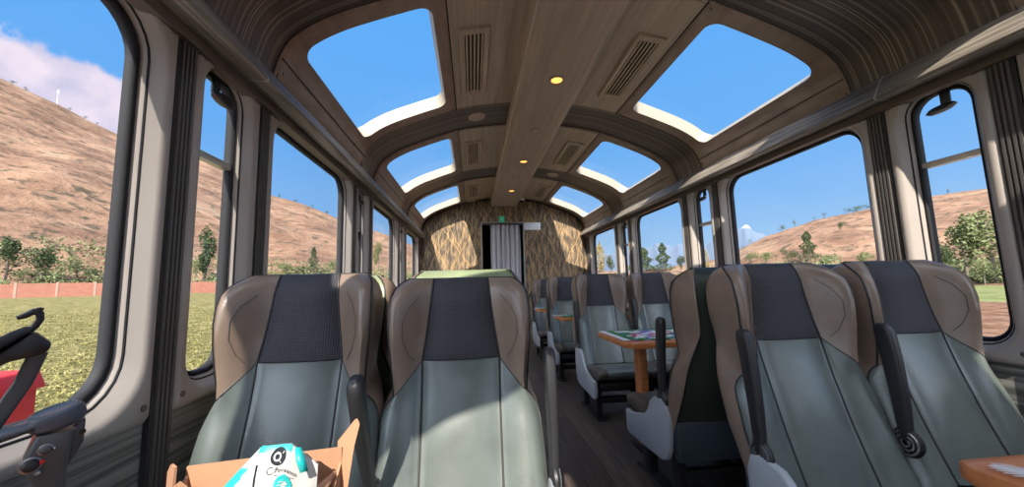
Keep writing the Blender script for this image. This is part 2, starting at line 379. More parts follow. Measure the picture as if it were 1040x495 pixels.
# skylights
K = 9
def loop(sd, s0, s1, y0, y1, r, off): return [amap(sd, s, y, off) for s, y in rrect(s0, s1, y0, y1, r, K)]
def dens(pts, m=5):
    out = []
    for i, p in enumerate(pts):
        q = pts[(i + 1) % len(pts)]
        st = m if math.hypot(q[0] - p[0], q[1] - p[1]) > .2 else 1
        for j in range(st): out.append((p[0] + (q[0] - p[0]) * j / st, p[1] + (q[1] - p[1]) * j / st))
    return out
def skylight(sd, k):
    y0 = mod(k); where = ('left', 'right')[sd > 0]
    nth = {-3: 'rearmost', -2: 'one well behind the seats', -1: 'overhead behind the camera', 0: 'nearest', 1: 'middle', 2: 'farthest'}[k]
    lab = '%s %s roof skylight with rounded corners and cream reveal' % (nth, where)
    sk = thing('skylight', lab, 'skylight', (0, 0, 0), 0, 'roof skylights', 'structure')
    inner0 = dens(rrect(SO1, SO2, y0 + .10, y0 + 1.12, .070, K), 16)
    # outer rectangle points matched by direction from the centre
    o0 = dens(rrect(SF, SE - .012, y0 + .006, min(y0 + 1.254, YE), .004, K), 16)
    g = G(); loops = []
    for i in range(7):
        t = i / 6
        loops.append([amap(sd, a[0] + (b[0] - a[0]) * t, a[1] + (b[1] - a[1]) * t, -.006 if 0 < t else .006) for a, b in zip(o0, inner0)])
    g.loft(loops, True); g.build('flange', M['flange'], sk, angle=50)
    fr = G()
    for s0, s1 in ((SF, SE - .012),):
        fr.tube([amap(sd, SF - .004, y, -.001) for y in (y0 + .006, min(y0 + 1.254, YE))], .004, 6)
        fr.tube([amap(sd, SE - .10, y, -.008) for y in (y0 + .006, min(y0 + 1.254, YE))], .003, 6)
    fr.build('flange_joint', M['seal'], sk)
    rv = G()
    rv.loft([[amap(sd, s, y, o) for s, y in inner0] for o in (-.006, .01, .03, .06, .088)], True); rv.build('reveal', M['cream'], sk)
    gl = G(); n = 14
    ys = [y0 + .06 + (1.10) * i / 4 for i in range(5)]
    gl.loft([[amap(sd, SO1 - .03 + (SO2 - SO1 + .06) * i / n, y, .088) for i in range(n + 1)] for y in ys], False); gl.build('glass', M['skyglass'], sk)
    if k in (0, 1, 2):
        scw = G()
        for s, y in ((SF + .03, y0 + .04), (SE - .05, y0 + .05), (SF + .03, min(y0 + 1.22, YE - .02)), (SE - .05, min(y0 + 1.22, YE - .02))):
            c = Vector(amap(sd, s, y, -.006)); c2 = Vector(amap(sd, s, y, -.02)); scw.lathe([(.008, 0), (.008, .003), (.004, .004)], c, c2 - c, 10)
        scw.build('screw_heads', M['screw'], sk)
    return sk
for k in (-3, -2, -1, 0, 1, 2):
    for sd in (-1, 1): skylight(sd, k)

# roof skin outside the rear gap so no daylight leaks round the arch ends
# rails under the arch
ri = 2
for sd in (-1, 1):
    where = ('left', 'right')[sd > 0]
    g = G(); prof = [(1.398, 1.880), (1.346, 1.782), (1.349, 1.772), (1.358, 1.769), (1.44, 1.775), (1.47, 1.79), (1.47, 1.92), (1.44, 1.92), (1.404, 1.884)]
    yj = [YB] + [y for y in (-1.9, -.22, 1.455, 3.13, 4.80) ] + [YE]
    for ya, yb_ in zip(yj, yj[1:]): g.loft([[(sd * x, y, z) for x, z in prof] for y in (ya + .002, yb_ - .002)], True, True, True)
    tag(g.build('trim_%d' % ri, M['rail']), 'grey brown wooden cornice rail along the %s wall' % where, 'trim', kind='structure'); ri += 1
    g = G(); g.box(min(sd * 1.425, sd * 1.47), max(sd * 1.425, sd * 1.47), YB, YE, 1.735, 1.79)
    tag(g.build('trim_%d' % ri, M['rail_dark']), 'dark strip under the %s cornice rail' % where, 'trim', kind='structure'); ri += 1
    # joint cover at each rail joint
    g = G()
    for y in yj[1:-1]: g.loft([[(sd * (x - .002 * (i in (0, 1, 8))), yy, z) for i, (x, z) in enumerate(prof)] for yy in (y - .004, y + .004)], True, True, True)
    tag(g.build('trim_%d' % ri, M['alu']), 'thin pale joints in the %s cornice rail' % where, 'trim', kind='structure'); ri += 1

# side walls: cladding below the windows, moulded window panels above
PW = 1.67
BASE = {1: 1.065, -1: 1.155}
wn = 1
def yz(sd, x, pts): return [(sd * x, y, z) for y, z in pts]
def window_panel(sd, y0, y1, narrow, lab):
    global wn
    w = thing('window_%d' % wn, lab, 'window', (0, 0, 0), 0, 'carriage side windows', 'structure'); wn += 1
    zb, zt = .60, 1.768
    if narrow: a0, a1, z0, z1, r = y0 + .072, y1 - .072, .675, 1.748, .085
    else: a0, a1, z0, z1, r = y0 + .068, y1 - .068, .675, 1.742, .12
    e = .030
    g = G(); L = []
    L.append(yz(sd, 1.515, rrect(y0, y1, zb, zt, .02)))
    L.append(yz(sd, 1.452, rrect(y0, y1, zb, zt, .02)))
    L.append(yz(sd, 1.442, rrect(y0 + .008, y1 - .008, zb + .008, zt - .004, .02)))
    L.append(yz(sd, 1.440, rrect(a0 - .045, a1 + .045, z0 - .050, min(z1 + .03, zt - .006), r + .03)))
    L.append(yz(sd, 1.449, rrect(a0 - .030, a1 + .030, z0 - .034, min(z1 + .024, zt - .008), r + .022)))
    L.append(yz(sd, 1.480, rrect(a0 - .014, a1 + .014, z0 - .015, z1 + .015, r + .014)))
    L.append(yz(sd, 1.484, rrect(a0 - .006, a1 + .006, z0 - .007, z1 + .008, r + .006)))
    L.append(yz(sd, 1.515, rrect(a0 - .002, a1 + .002, z0 - .002, z1 + .002, r)))
    L.append(yz(sd, 1.521, rrect(a0 - .002, a1 + .002, z0 - .002, z1 + .002, r)))
    g.loft(L, True); g.build('panel_surround', M['panel'], w, angle=60)
    t = .012 if narrow else .014
    g = G(); o = rrect(a0 - .004, a1 + .004, z0 - .004, z1 + .004, r); i_ = rrect(a0 + t, a1 - t, z0 + t, z1 - t, r - t * .5)
    g.loft([yz(sd, 1.535, o), yz(sd, 1.495, o), yz(sd, 1.492, rrect(a0 + .005, a1 - .005, z0 + .005, z1 - .005, r)), yz(sd, 1.496, rrect(a0 + t * .8, a1 - t * .8, z0 + t * .8, z1 - t * .8, r - t * .4)), yz(sd, 1.506, i_), yz(sd, 1.520, i_)], True)
    g.build('window_seal', M['seal'], w, angle=50)
    g = G(); q = rrect(a0 + t * .5, a1 - t * .5, z0 + t * .5, z1 - t * .5, r)
    g.loft([yz(sd, 1.504, q), yz(sd, 1.509, q)], True, True, True); g.build('glass', M['glass'], w)
    G().tube(yz(sd, 1.4805, rrect(a0 - .0135, a1 + .0135, z0 - .0145, z1 + .0145, r + .0135) + [rrect(a0 - .0135, a1 + .0135, z0 - .0145, z1 + .0145, r + .0135)[0]]), .0035, 6).build('reveal_groove', M['seal'], w)
    sg = G()
    for yy in (y0 + .028, y1 - .028):
        for zz in (zb + .045, zt - .03): sg.lathe([(.009, 0), (.009, .003), (.005, .005)], (sd * 1.4415, yy, zz), (-sd, 0, 0), 10)
    sg.build('screw_heads', M['screw'], w)
    if narrow:
        zm = 1.437
        G().box(min(sd * 1.496, sd * 1.53), max(sd * 1.496, sd * 1.53), a0 + t * .6, a1 - t * .6, zm - .013, zm + .013).build('mullion', M['alu'], w, .004)
        # catch hanging from the top of the hinged pane
        ym = (a0 + a1) / 2 - .022; ct = thing_part('window_catch', w)
        G().box(min(sd * 1.484, sd * 1.500), max(sd * 1.484, sd * 1.500), ym - .016, ym + .016, z1 - t - .058, z1 - .004).build('catch_bracket', M['black'], ct, .004)
        g = G(); g.lathe([(.010, -.012), (.040, -.008), (.052, 0), (.044, .010), (.012, .014)], (0, 0, 0), (0, 0, 1), 22)
        g.v = [(sd * 1.462 + x * .55, ym + y * 1.0, z1 - t - .085 + z + y * -.12) for x, y, z in g.v]; g.build('catch_disc', M['black'], ct)
    else:
        sg = G()
        for dy in (0, .035): sg.lathe([(.011, 0), (.010, .012), (.004, .016)], (sd * 1.4415, y1 - .23 - dy, zt - .022), (-sd, 0, 0), 10)
        sg.build('blind_hooks', M['screw'], w)
    return w
def thing_part(name, parent):
    o = bpy.data.objects.new(name, None); o.empty_display_size = .03; COL.objects.link(o); o.parent = parent; return o
tn = ri
for sd in (-1, 1):
    where = ('left', 'right')[sd > 0]
    lo, hi = sorted((sd * 1.462, sd * 1.53))
    g = G(); g.box(lo, hi, YB, YE, -.12, .60)
    tag(g.build('wall_%s' % where, M['cladding']), 'grooved grey cladding below the %s windows' % where, 'wall', kind='structure')
    lo, hi = sorted((sd * 1.47, sd * 1.54))
    g = G(); g.box(lo, hi, YB, YE, 1.75, 1.93)
    tag(g.build('wall_%s' % where, M['rail_dark']), 'dark header above the %s windows' % where, 'wall', kind='structure')
    nm = {-3: 'rearmost', -2: 'behind the camera', -1: 'beside the camera', 0: 'first', 1: 'second', 2: 'third'}
    for k in range(-3, 3):
        b0 = BASE[sd] + PW * k
        gaps = [(b0, b0 + .078), (b0 + .437, b0 + .515)]
        if k == 2: gaps.append((b0 + PW, YE))
        for ga, gb in gaps:
            if gb < YB: continue
            g = G(); ga_ = ga - .012; gb_ = min(gb + .012, YE)
            lo, hi = sorted((sd * 1.4465, sd * 1.53)); g.box(lo, hi, ga_ + .0125, gb_ - .0125, -.06, 1.79)
            st_ = g.build('trim_%d' % tn, M['strip']); g = G()
            for f in (.22, .42, .62, .82):
                yc = ga + (gb - ga) * f; lo, hi = sorted((sd * 1.4405, sd * 1.447)); g.box(lo, hi, yc - .0040, yc + .0040, -.06, 1.79)
            g.build('strip_ridges', M['ridge'], st_)
            tag(st_, 'dark grooved strip between %s wall panels, %.1f m along the car' % (where, ga), 'trim', kind='structure'); tn += 1
        if b0 + .075 > YB: window_panel(sd, b0 + .078, b0 + .437, True, 'narrow %s window with mullion and black catch, %s along the car' % (where, nm[k]))
        if b0 + .515 > YB: window_panel(sd, b0 + .515, b0 + PW, False, 'large rounded %s window in a moulded panel, %s' % (where, {-3: 'rearmost', -2: 'behind the camera', -1: 'nearest in the picture' if sd < 0 else 'beside the camera', 0: 'beside the front rows', 1: 'halfway along the car', 2: 'by the end wall'}[k]))

# end walls
def section(x0, x1, zlo):
    n = 24; top = [(x0 + (x1 - x0) * i / n) for i in range(n + 1)]
    return [(x0, zlo), (x1, zlo)] + [(x, arch(s_of_x(min(abs(x), 1.4049)))[1] + .06) for x in reversed(top)]
g = G(); g.prism(section(-1.4, -.40, -.06), YE, YE + .06, 'y'); g.prism(section(.345, 1.4, -.06), YE, YE + .06, 'y'); g.prism(section(-.40, .345, 2.03), YE, YE + .06, 'y')
g.box(-1.54, -1.39, YE, YE + .06, -.12, 1.9); g.box(1.39, 1.54, YE, YE + .06, -.12, 1.9)
tag(g.build('wall_front', M['bark']), 'end wall in bark veneer with crossing golden twigs', 'wall', kind='structure')
g = G(); g.prism(section(-1.4, 1.4, -.06), YB - .06, YB, 'y'); g.box(-1.54, -1.39, YB - .06, YB, -.12, 1.9); g.box(1.39, 1.54, YB - .06, YB, -.12, 1.9)
tag(g.build('wall_back', M['bark']), 'bark veneer wall at the other end of the car', 'wall', kind='structure')
g = G()
for x0, x1, z0, z1 in ((-.405, -.385, -.06, 2.03), (.33, .35, -.06, 2.03), (-.405, .35, 2.015, 2.035)): g.box(x0, x1, YE - .012, YE + .07, z0, z1)
tag(g.build('door_1', M['grey'], None, .003), 'narrow grey metal frame around the end doorway', 'door frame', kind='structure')
g = G()
g.box(-.9, -.85, YE + .06, YE + 1.2, -.06, 2.3); g.box(.85, .9, YE + .06, YE + 1.2, -.06, 2.3); g.box(-.9, .9, YE + 1.15, YE + 1.2, -.06, 2.3); g.box(-.9, .9, YE + .06, YE + 1.2, 2.25, 2.3)
tag(g.build('wall_vestibule', M['void']), 'dark vestibule beyond the end doorway', 'wall', kind='structure')
cu = thing('doorway_curtain', 'grey pleated curtain hanging in the end doorway', 'curtain', (0, YE + .05, 0))
g = G(); L = []
for z in [.03 + 1.96 * i / 12 for i in range(13)]:
    row = []
    for j in range(73):
        x = -.235 + .515 * j / 72
        row.append((x + .006 * math.sin(z * 3 + j * .4), .032 * math.sin(j * .56 + .3 * math.sin(z * 1.5)) * (1.1 - .12 * z) + .008 * math.sin(j * .31), z))
    L.append(row)
g.loft(L, False); c = g.build('cloth', M['curtain'], cu); md = c.modifiers.new('t', 'SOLIDIFY'); md.thickness = .004
G().tube([(-.38, 0, 2.0), (.325, 0, 2.0)], .008).build('curtain_rod', M['grey'], cu)
nb = thing('notice_panel', 'small glossy white notice on the end wall beside the doorway', 'sign', (.495, YE, 1.955))
G().box(-.145, .145, -.014, 0, -.062, .062).build('board', M['signw'], nb, .003)
g = G(); g.box(-.15, .15, -.017, -.012, .060, .067); g.box(-.15, .15, -.017, -.012, -.067, -.060); g.build('board_edging', M['alu'], nb)
ex = thing('exit_sign', 'small green running-man exit sign above the end doorway', 'sign', (-.04, YE, 2.085))
G().box(-.045, .045, -.03, 0, -.05, .05).build('sign_body', M['signg'], ex, .004)
g = G()     # white running figure
g.lathe([(.009, -.0005), (.009, .0015)], (.004, -.030, .028), (0, -1, 0), 12)
for p in ([(.002, .015), (-.006, -.006)], [(.002, .012), (.018, .004), (.024, .012)], [(.000, .012), (-.016, .010), (-.020, -.002)], [(-.006, -.006), (.010, -.016), (.008, -.034)], [(-.006, -.006), (-.016, -.020), (-.030, -.022)]):
    g.tube([(x, -.0305, z) for x, z in p], .0042, 6)
g.build('running_figure', M['bagwhite'], ex)

# ceiling fittings
def downlight(x, y, on, label):
    t = thing('downlight' if on else 'ceiling_disc', label, 'downlight' if on else 'speaker', (x, y, 2.31), 0, 'round fittings along the centre strip')
    G().lathe([(.044, .0), (.046, -.006), (.040, -.009), (.034, -.008), (.032, -.002)] if not on else [(.052, 0), (.054, -.006), (.046, -.010), (.040, -.007), (.038, .004)], n=28).build('trim_ring', M['grey'] if on else M['centre'], t)
    if on:
        G().lathe([(.038, -.001), (.036, -.004), (.015, -.007)], n=24).build('lamp_lens', M['lamp'], t)
        l = bpy.data.lights.new('downlight_bulb', 'SPOT'); l.energy = DL; l.color = (1, .78, .52); l.spot_size = math.radians(150); l.spot_blend = .8; l.shadow_soft_size = .04
        o = bpy.data.objects.new('downlight_bulb', l); COL.objects.link(o); o.parent = t; o.location = (0, 0, -.03)
    else:
        G().lathe([(.033, -.003), (.030, -.006), (.012, -.007)], n=24).build('grille', M['slatl'], t)
DL = 2.5
for i, (y, on) in enumerate([(-2.6, 1), (-1.0, 1), (.64, 1), (2.28, 1), (3.10, 0), (3.92, 1), (4.56, 0), (5.20, 1)]):
    nm = {3: 'nearest lit round downlight in the centre strip', 4: 'round unlit fitting between the near and middle downlights', 5: 'middle lit round downlight in the centre strip', 6: 'round unlit fitting between the middle and farthest downlights', 7: 'farthest lit round downlight in the centre strip'}.get(i, 'lit downlight in the centre strip %s' % ('above the rear wall end', 'behind the camera', 'right above the camera')[i % 3])
    downlight(.025, y, bool(on), nm)
def vent(sd, k):
    y0 = mod(k); t = thing('air_vent', '%s slatted air vent in the taupe field beside the %s skylight' % ({0: 'nearest', 1: 'middle', 2: 'farthest'}[k], ('left', 'right')[sd > 0]), 'vent', (0, 0, 0), 0, 'slatted ceiling vents')
    s0, s1, a0, a1 = s_of_x(.44), s_of_x(.615), y0 + .31, y0 + 1.03
    def ring(i0, i1, j0, j1, off): return [amap(sd, s, y, off) for s, y in dens(rrect(i0, i1, j0, j1, .004, 3), 4)]
    g = G(); w = .030
    g.loft([ring(s0, s1, a0, a1, .004), ring(s0, s1, a0, a1, -.018), ring(s0 + .006, s1 - .006, a0 + .006, a1 - .006, -.022), ring(s0 + w, s1 - w, a0 + w + .02, a1 - w - .02, -.014), ring(s0 + w, s1 - w, a0 + w + .02, a1 - w - .02, .004)], True); g.build('vent_frame', M['taupe'], t, angle=50)
    g = G(); g.loft([[amap(sd, s, y, -.002) for s in (s0 + w - .004, s1 - w + .004)] for y in (a0 + w, a1 - w)], False)
    g.loft([[amap(sd, s, y, -.004) for s in (s0 + w - .004, s1 - w + .004)] for y in (a0 + w, a1 - w)], False); g.build('vent_backing', M['void'], t)
    n = 5; ww = (s1 - s0 - 2 * w) / n
    for i in range(n):
        sc_ = s0 + w + ww * (i + .5); g = G()
        g.loft([[amap(sd, sc_ - .006, y, -.017), amap(sd, sc_ + .003, y, -.017), amap(sd, sc_ + .005, y, -.006), amap(sd, sc_ - .004, y, -.006)] for y in (a0 + w + .02, a1 - w - .02)], True, True, True)
        g.build('slat', M['slatl'], t)
for k in (0, 1, 2):
    for sd in (-1, 1): vent(sd, k)
def speaker(sd, x, y, label, r=.075):
    s = s_of_x(x); c = Vector(amap(sd, s, y, .012)); n_ = (Vector(amap(sd, s, y, -.2)) - c).normalized()
    t = thing('ceiling_speaker', label, 'speaker', c, 0, 'round speakers in the ribs')
    G().lathe([(r, 0), (r, .010), (r * .9, .016), (r * .82, .012)], (0, 0, 0), n_, 30).build('bezel', M['slatl'], t)
    G().lathe([(r * .83, .008), (r * .8, .013), (r * .2, .016)], (0, 0, 0), n_, 30).build('grille', M['taupe'], t)
speaker(-1, .50, 3.05, 'oval speaker in the first dark rib left of the centre strip')
speaker(1, .53, 4.70, 'oval speaker in the second dark rib right of the centre strip')
speaker(-1, .55, 6.20, 'flat round speaker above the left part of the end wall', .065)
dm = thing('dome_camera', 'white dome camera under the roof at the end wall', 'camera', (.30, 6.16, 2.415))
G().lathe([(.055, 0.015), (.058, -.01), (.05, -.03), (.042, -.034)]).build('dome_base', M['signw'], dm)
G().lathe([(.040, -.03), (.036, -.048), (.022, -.062), (.006, -.068)]).build('dome_lens', M['black'], dm)

# ------------------------------------------------------------------ seats (local: x across, -y is forward, z up; headrest front at y = 0)
HB, ZT, ZB = .725, 1.0, .345
ROWS = [.27, .30, .33, .36, .40, .45, .50, .55, .60, .65, .69, .725, .755, .79, .83, .87, .905, .935, .960, .978, .990, .997]
W_ = [(.27, .258), (.45, .257), (.55, .252), (.62, .243), (.68, .224), (.73, .210), (.78, .216), (.84, .226), (.90, .228), (.94, .224), (.965, .216), (.98, .206), (.99, .194), (1.0, .180)]
C_ = [(.27, .124), (.60, .125), (.725, .128), (.80, .116), (.90, .103), (1.0, .095)]
YB_ = [(.27, -.190), (.36, -.152), (.45, -.116), (.60, -.066), (.68, -.042), (.725, -.031), (.80, -.017), (.90, -.006), (1.0, 0)]
PW_ = [(.27, .012), (.58, .016), (.66, .034), (.73, .062), (.80, .086), (.88, .094), (.93, .082), (.965, .058), (.985, .036), (1.0, .020)]
NC, NW, NS, NBO, NBC = 10, 7, 4, 4, 8     # columns: centre, wing, side, back outer, back centre
def back_ring(z):
    w = lerp(W_, z); c = lerp(C_, z)
    yb = lerp(YB_, z)
    head = sst(.68, .78, z) * (1 - .55 * sst(.93, 1.0, z))
    th = lerp([(.34, .10), (.45, .115), (.7, .12), (.85, .118), (.93, .105), (.97, .085), (.985, .066), (1.0, .040)], z)
    yc = yb + lerp([(.34, 0), (.93, 0), (.965, .010), (.985, .020), (1.0, .034)], z)
    pts = []
    drop = .105 * max(0, 1 - abs(z - HB) / .20) ** 1.3
    def P(x, y, zz): pts.append((x, y, zz))
    def wing(sgn, q):        # q 0 at the seam, 1 at the outer edge
        x = c + (w - c) * q
        low = -.028 * math.sin(min(1, q * 1.08 + .02) * PI * .86) ** .8 * (1 - head * .8) if q > 0 else 0
        rise = -lerp(PW_, z) * (sst(0, .92, q) * .75 + .25 * min(1, q / .9))
        fall = (.020 + .020 * (1 - head)) * max(0, (q - .80) / .20) ** 2
        return (sgn * x, yc + low * lerp([(.34, .8), (.95, 1), (1.0, .45)], z) + rise + fall + .004, z - drop * q ** .9)
    for i in range(NW, 0, -1): pts.append(wing(-1, i / NW))
    for i in range(NC + 1):
        u = -1 + 2 * i / NC
        d = -(.014 + .016 * head) * (1 - abs(u) ** 3.2) + .004
        d -= .012 * math.exp(-((z - .52) / .13) ** 2) * (1 - u * u)
        pts.append((u * c, yc + d * lerp([(.34, 1), (.95, 1), (1.0, .5)], z), z))
    for i in range(1, NW + 1): pts.append(wing(1, i / NW))
    zd = z - drop
    ey = pts[-1][1]; by = yb + th
    bo = w - .014
    for i in range(1, NS + 1):
        t = i / NS; a = t * PI / 2
        pts.append((w + .006 * math.sin(t * PI), ey + (by - .02 - ey) * t, zd + drop * t * .6))
    for i in range(1, NBO + 1):
        t = i / NBO; x = w + (bo - w) * t
        pts.append((x, by - .02 + .02 * math.sin(t * PI / 2), z - drop * .4 * (1 - t)))
    for i in range(1, NBC):
        t = i / NBC; pts.append((bo - 2 * bo * t, by + .010 * math.sin(t * PI), z))
    for i in range(NBO, -1, -1):
        t = i / NBO; x = w + (bo - w) * t
        pts.append((-x, by - .02 + .02 * math.sin(t * PI / 2), z - drop * .4 * (1 - t)))
    for i in range(NS - 1, 0, -1):
        t = i / NS; pts.append((-(w + .006 * math.sin(t * PI)), ey + (by - .02 - ey) * t, zd + drop * t * .6))
    return pts
RINGS = [back_ring(z) for z in ROWS]
NR = len(RINGS[0])
iHB = ROWS.index(HB)
def region(i0, i1, cols, cap=False):
    """quads between rows i0..i1 over the ring columns given"""
    g = G(); n = NR
    vs = [p for r in RINGS for p in r]; fs = []
    for i in range(i0, i1):
        for j in cols: k = (j + 1) % n; fs.append((i * n + j, i * n + k, (i + 1) * n + k, (i + 1) * n + j))
    used = sorted({v for f in fs for v in f}); mp = {v: a for a, v in enumerate(used)}
    return g.add([vs[v] for v in used], [tuple(mp[v] for v in f) for f in fs])
FRONT_L = list(range(0, NW)); CEN = list(range(NW, NW + NC)); FRONT_R = list(range(NW + NC, 2 * NW + NC))
e0 = 2 * NW + NC
SIDE_R = list(range(e0, e0 + NS + NBO)); BACKC = list(range(e0 + NS + NBO, e0 + NS + NBO + NBC)); SIDE_L = list(range(e0 + NS + NBO + NBC, NR))
LAST = len(ROWS) - 1
def cap_faces(g, front):
    """close the top edge: front half takes the headrest's colour, back half the shell's"""
    top = RINGS[-1]; half = range(0, 2 * NW + NC + 1)
    mid = []
    bk = [top[(NR - 1 - j) % NR] for j in range(NR)]
    for j in half:
        x, y, z = top[j]; bx = max(-.19, min(.19, x)); best = min((p for p in top[e0 + NS:e0 + NS + 2 * NBO + NBC + 1]), key=lambda p: abs(p[0] - x))
        mid.append(((x, (y + best[1]) / 2, z + .004), best))
    for j in list(half)[:-1]:
        if front: g.add([top[j], top[j + 1], mid[j + 1][0], mid[j][0]], [(0, 1, 2, 3)])
        else: g.add([mid[j][0], mid[j + 1][0], mid[j + 1][1], mid[j][1]], [(0, 1, 2, 3)])
def colpath(j, i0, i1, off=-.002):
    return [(RINGS[i][j][0], RINGS[i][j][1] + off, RINGS[i][j][2]) for i in range(i0, i1 + 1)]
PANEL = [(y_, z_ - .052) for y_, z_ in [(-.375, .283), (-.30, .285), (-.14, .330), (-.095, .372), (-.075, .412), (-.035, .444), (.04, .456), (.078, .446), (.098, .40), (.098, .33), (.085, .241), (.062, .195), (.015, .176), (-.06, .172), (-.345, .158), (-.375, .175)]]

def make_seat(label, side, panel):
    t = thing('train_seat', label, 'seat', (0, 0, 0), 0, 'leather carriage seats')
    # backrest pieces
    g = region(0, iHB, FRONT_L + CEN + FRONT_R); g.build('backrest', M['green'], t, angle=70)
    g = region(iHB, LAST, CEN)
    top = RINGS[-1]
    g.build('headrest', M['mesh'], t, angle=70)
    for cols, fr in ((FRONT_L, SIDE_L), (FRONT_R, SIDE_R)):
        g = region(iHB, LAST, cols); g2 = region(0, LAST, fr); g.add(g2.v, g2.f); g.build('headrest_wing', M['brown'], t, angle=70)
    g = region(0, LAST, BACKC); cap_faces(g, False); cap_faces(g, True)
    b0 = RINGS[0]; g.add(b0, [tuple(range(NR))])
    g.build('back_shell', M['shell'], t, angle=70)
    G().box(-.245, .245, -.190 + .075, -.190 + .130, .150, .325).build('back_kick_panel', M['navy'], t, .012)
    # piping along the seams
    g = G()
    for j in (NW, NW + NC): g.tube(colpath(j, 0, LAST), .0034, 6)
    for j in (0, 2 * NW + NC): g.tube(colpath(j, 0, LAST, 0), .0036, 6)
    for a, b_ in ((0, NW), (NW + NC, 2 * NW + NC)): g.tube([(p[0], p[1] - .001, p[2]) for p in RINGS[iHB][a:b_ + 1]], .0016, 5)
    g.tube([(p[0], p[1] - .001, p[2]) for p in RINGS[iHB][NW:NW + NC + 1]], .0022, 5)
    for j in (e0 + NS + NBO, e0 + NS + NBO + NBC): g.tube(colpath(j, 0, LAST, .001), .003, 6)
    g.build('piping', M['piping'], t)
    for s_ in (-1, 1):
        g = G(); pts = []
        for i in range(iHB + 1, LAST - 3):
            f = (i - iHB - 1) / (LAST - 5 - iHB); q = .30 + .35 * math.sin(f * PI)
            jj = q * NW; j = NW + NC + jj if s_ > 0 else NW - jj
            j0 = int(math.floor(j)); fr = j - j0; p, q_ = RINGS[i][j0], RINGS[i][j0 + 1]
            pts.append((p[0] + (q_[0] - p[0]) * fr, p[1] + (q_[1] - p[1]) * fr - .0016, p[2] + (q_[2] - p[2]) * fr))
        g.tube(pts, .0012, 5); g.build('wing_stitching', M['stitch'], t)
    # cushion
    prof = [(-.13, .295), (-.20, .306), (-.32, .332), (-.44, .346), (-.50, .348), (-.540, .340), (-.560, .322), (-.558, .302), (-.540, .280), (-.50, .266), (-.38, .255), (-.13, .245)]
    prof2 = [(y * 1.06 - .02, z - .040) for y, z in prof]
    def slab(x0, x1, puff, seg=6):
        g = G(); L = []
        for i in range(seg + 1):
            f = i / seg; e = 1 - .10 * max(0, abs(f - .5) * 2 - .7) / .3
            cy, cz = -.40, .29
            L.append([(x0 + (x1 - x0) * f, cy + (y - cy) * (1 - (1 - e) * .35), cz + (z - cz) * e + (puff * math.sin(f * PI) if z > .26 and y < -.18 else 0)) for y, z in prof2])
        return g.loft(L, True, True, True)
    slab(-.172, .172, .006, 8).build('seat_cushion', M['green'], t, angle=60)
    for s_ in (-1, 1): slab(*sorted((s_ * .174, s_ * .246)), .008).build('cushion_bolster', M['brownd'], t, angle=60)
    # frame and legs
    g = G(); g.box(-.225, .225, -.57, -.12, .165, .21); g.box(-.22, .22, -.46, -.41, .04, .085); g.box(-.22, .22, -.17, -.13, .04, .085); g.build('seat_frame', M['steel'], t, .006)
    for s_ in (-1, 1):
        g = G(); g.box(s_ * .205 - .022, s_ * .205 + .022, -.475, -.395, -.05, .19); g.box(s_ * .205 - .035, s_ * .205 + .035, -.53, -.10, -.06, -.044); g.box(s_ * .205 - .022, s_ * .205 + .022, -.18, -.125, -.05, .19)
        g.build('leg', M['steel'], t, .004)
    # raised armrest and the grey side panel with its hinge
    ax = side * .262
    g = G(); L = []
    for z, hy, hx in ((.41, .018, .012), (.47, .021, .014), (.55, .024, .016), (.66, .027, .0175), (.74, .028, .018), (.758, .027, .018), (.772, .022, .016), (.779, .012, .010)):
        y = AY + .045 + .030 * (z - .41) / .38 - .008 * math.sin(min(1, (z - .41) / .38) * PI)
        L.append([(ax + a * 2 * hx - hx, y + b_ * 2 * hy - hy, z) for a, b_ in rrect(0, 1, 0, 1, .32, 5)])
    g.loft(L, True, True, True); arm = g.build('armrest', M['black'], t, angle=60)
    o_ = side * (.276 if panel else .274); i_ = side * .250
    g = G(); g.lathe([(.030, 0), (.044, .004), (.046, .012), (.040, .020)], (i_, AY + .045, .402), (side, 0, 0), 28)
    h = g.build('armrest_hinge', M['steel'], t)
    g = G()
    for r in (.036, .024, .012): g.lathe([(r - .004, .0205), (r - .003, .024), (r + .002, .024), (r + .003, .0205)], (i_, AY + .045, .402), (side, 0, 0), 24)
    g.build('hinge_rings', M['dial'] if not panel else M['dark'], h)
    if panel:
        x0, x1 = sorted((side * .248, o_))
        pn = G().prism([(y + AY, z) for y, z in PANEL], x0, x1, 'x').build('side_panel', M['white'], t, .007, angle=50)
        for yy, zz in ((-.30, .165), (.05, .17)): G().lathe([(.007, 0), (.006, .0025)], (o_ - side * .001, yy + AY, zz), (side, 0, 0), 10).build('panel_screw', M['dial'], pn)
    for o in list(bpy.data.objects):          # the base of the seat is the carriage floor
        q = o
        while q.parent: q = q.parent
        if q == t and o.type == 'MESH': o.data.transform(Matrix.Translation((0, 0, -FLOOR)))
    return t
FLOOR = -.06
AY = -.215     # the front rows are reclined: arm and panel sit further forward of the headrest
ps = {}
ps['A'] = make_seat('sunlit green and brown leather window seat at the left, behind the open box', 1, False)
ps['B'] = make_seat('green leather aisle seat of the left front pair, lower half in sun', 1, True)
ps['C'] = make_seat('green leather aisle seat of the right front pair, facing the camera', -1, True)
ps['D'] = make_seat('window seat of the right front pair beside the near table', -1, False)
def place(o, x, y, rz=0, s=1.0): o.location = (x, y, FLOOR); o.rotation_euler = (0, 0, rz); o.scale = (1, 1, s); return o
place(ps['A'], -1.105, 1.29, 0, 1.003); place(ps['B'], -.598, 1.30, 0, .980)
th = math.radians(30)      # the middle armrest of the left pair is half lowered
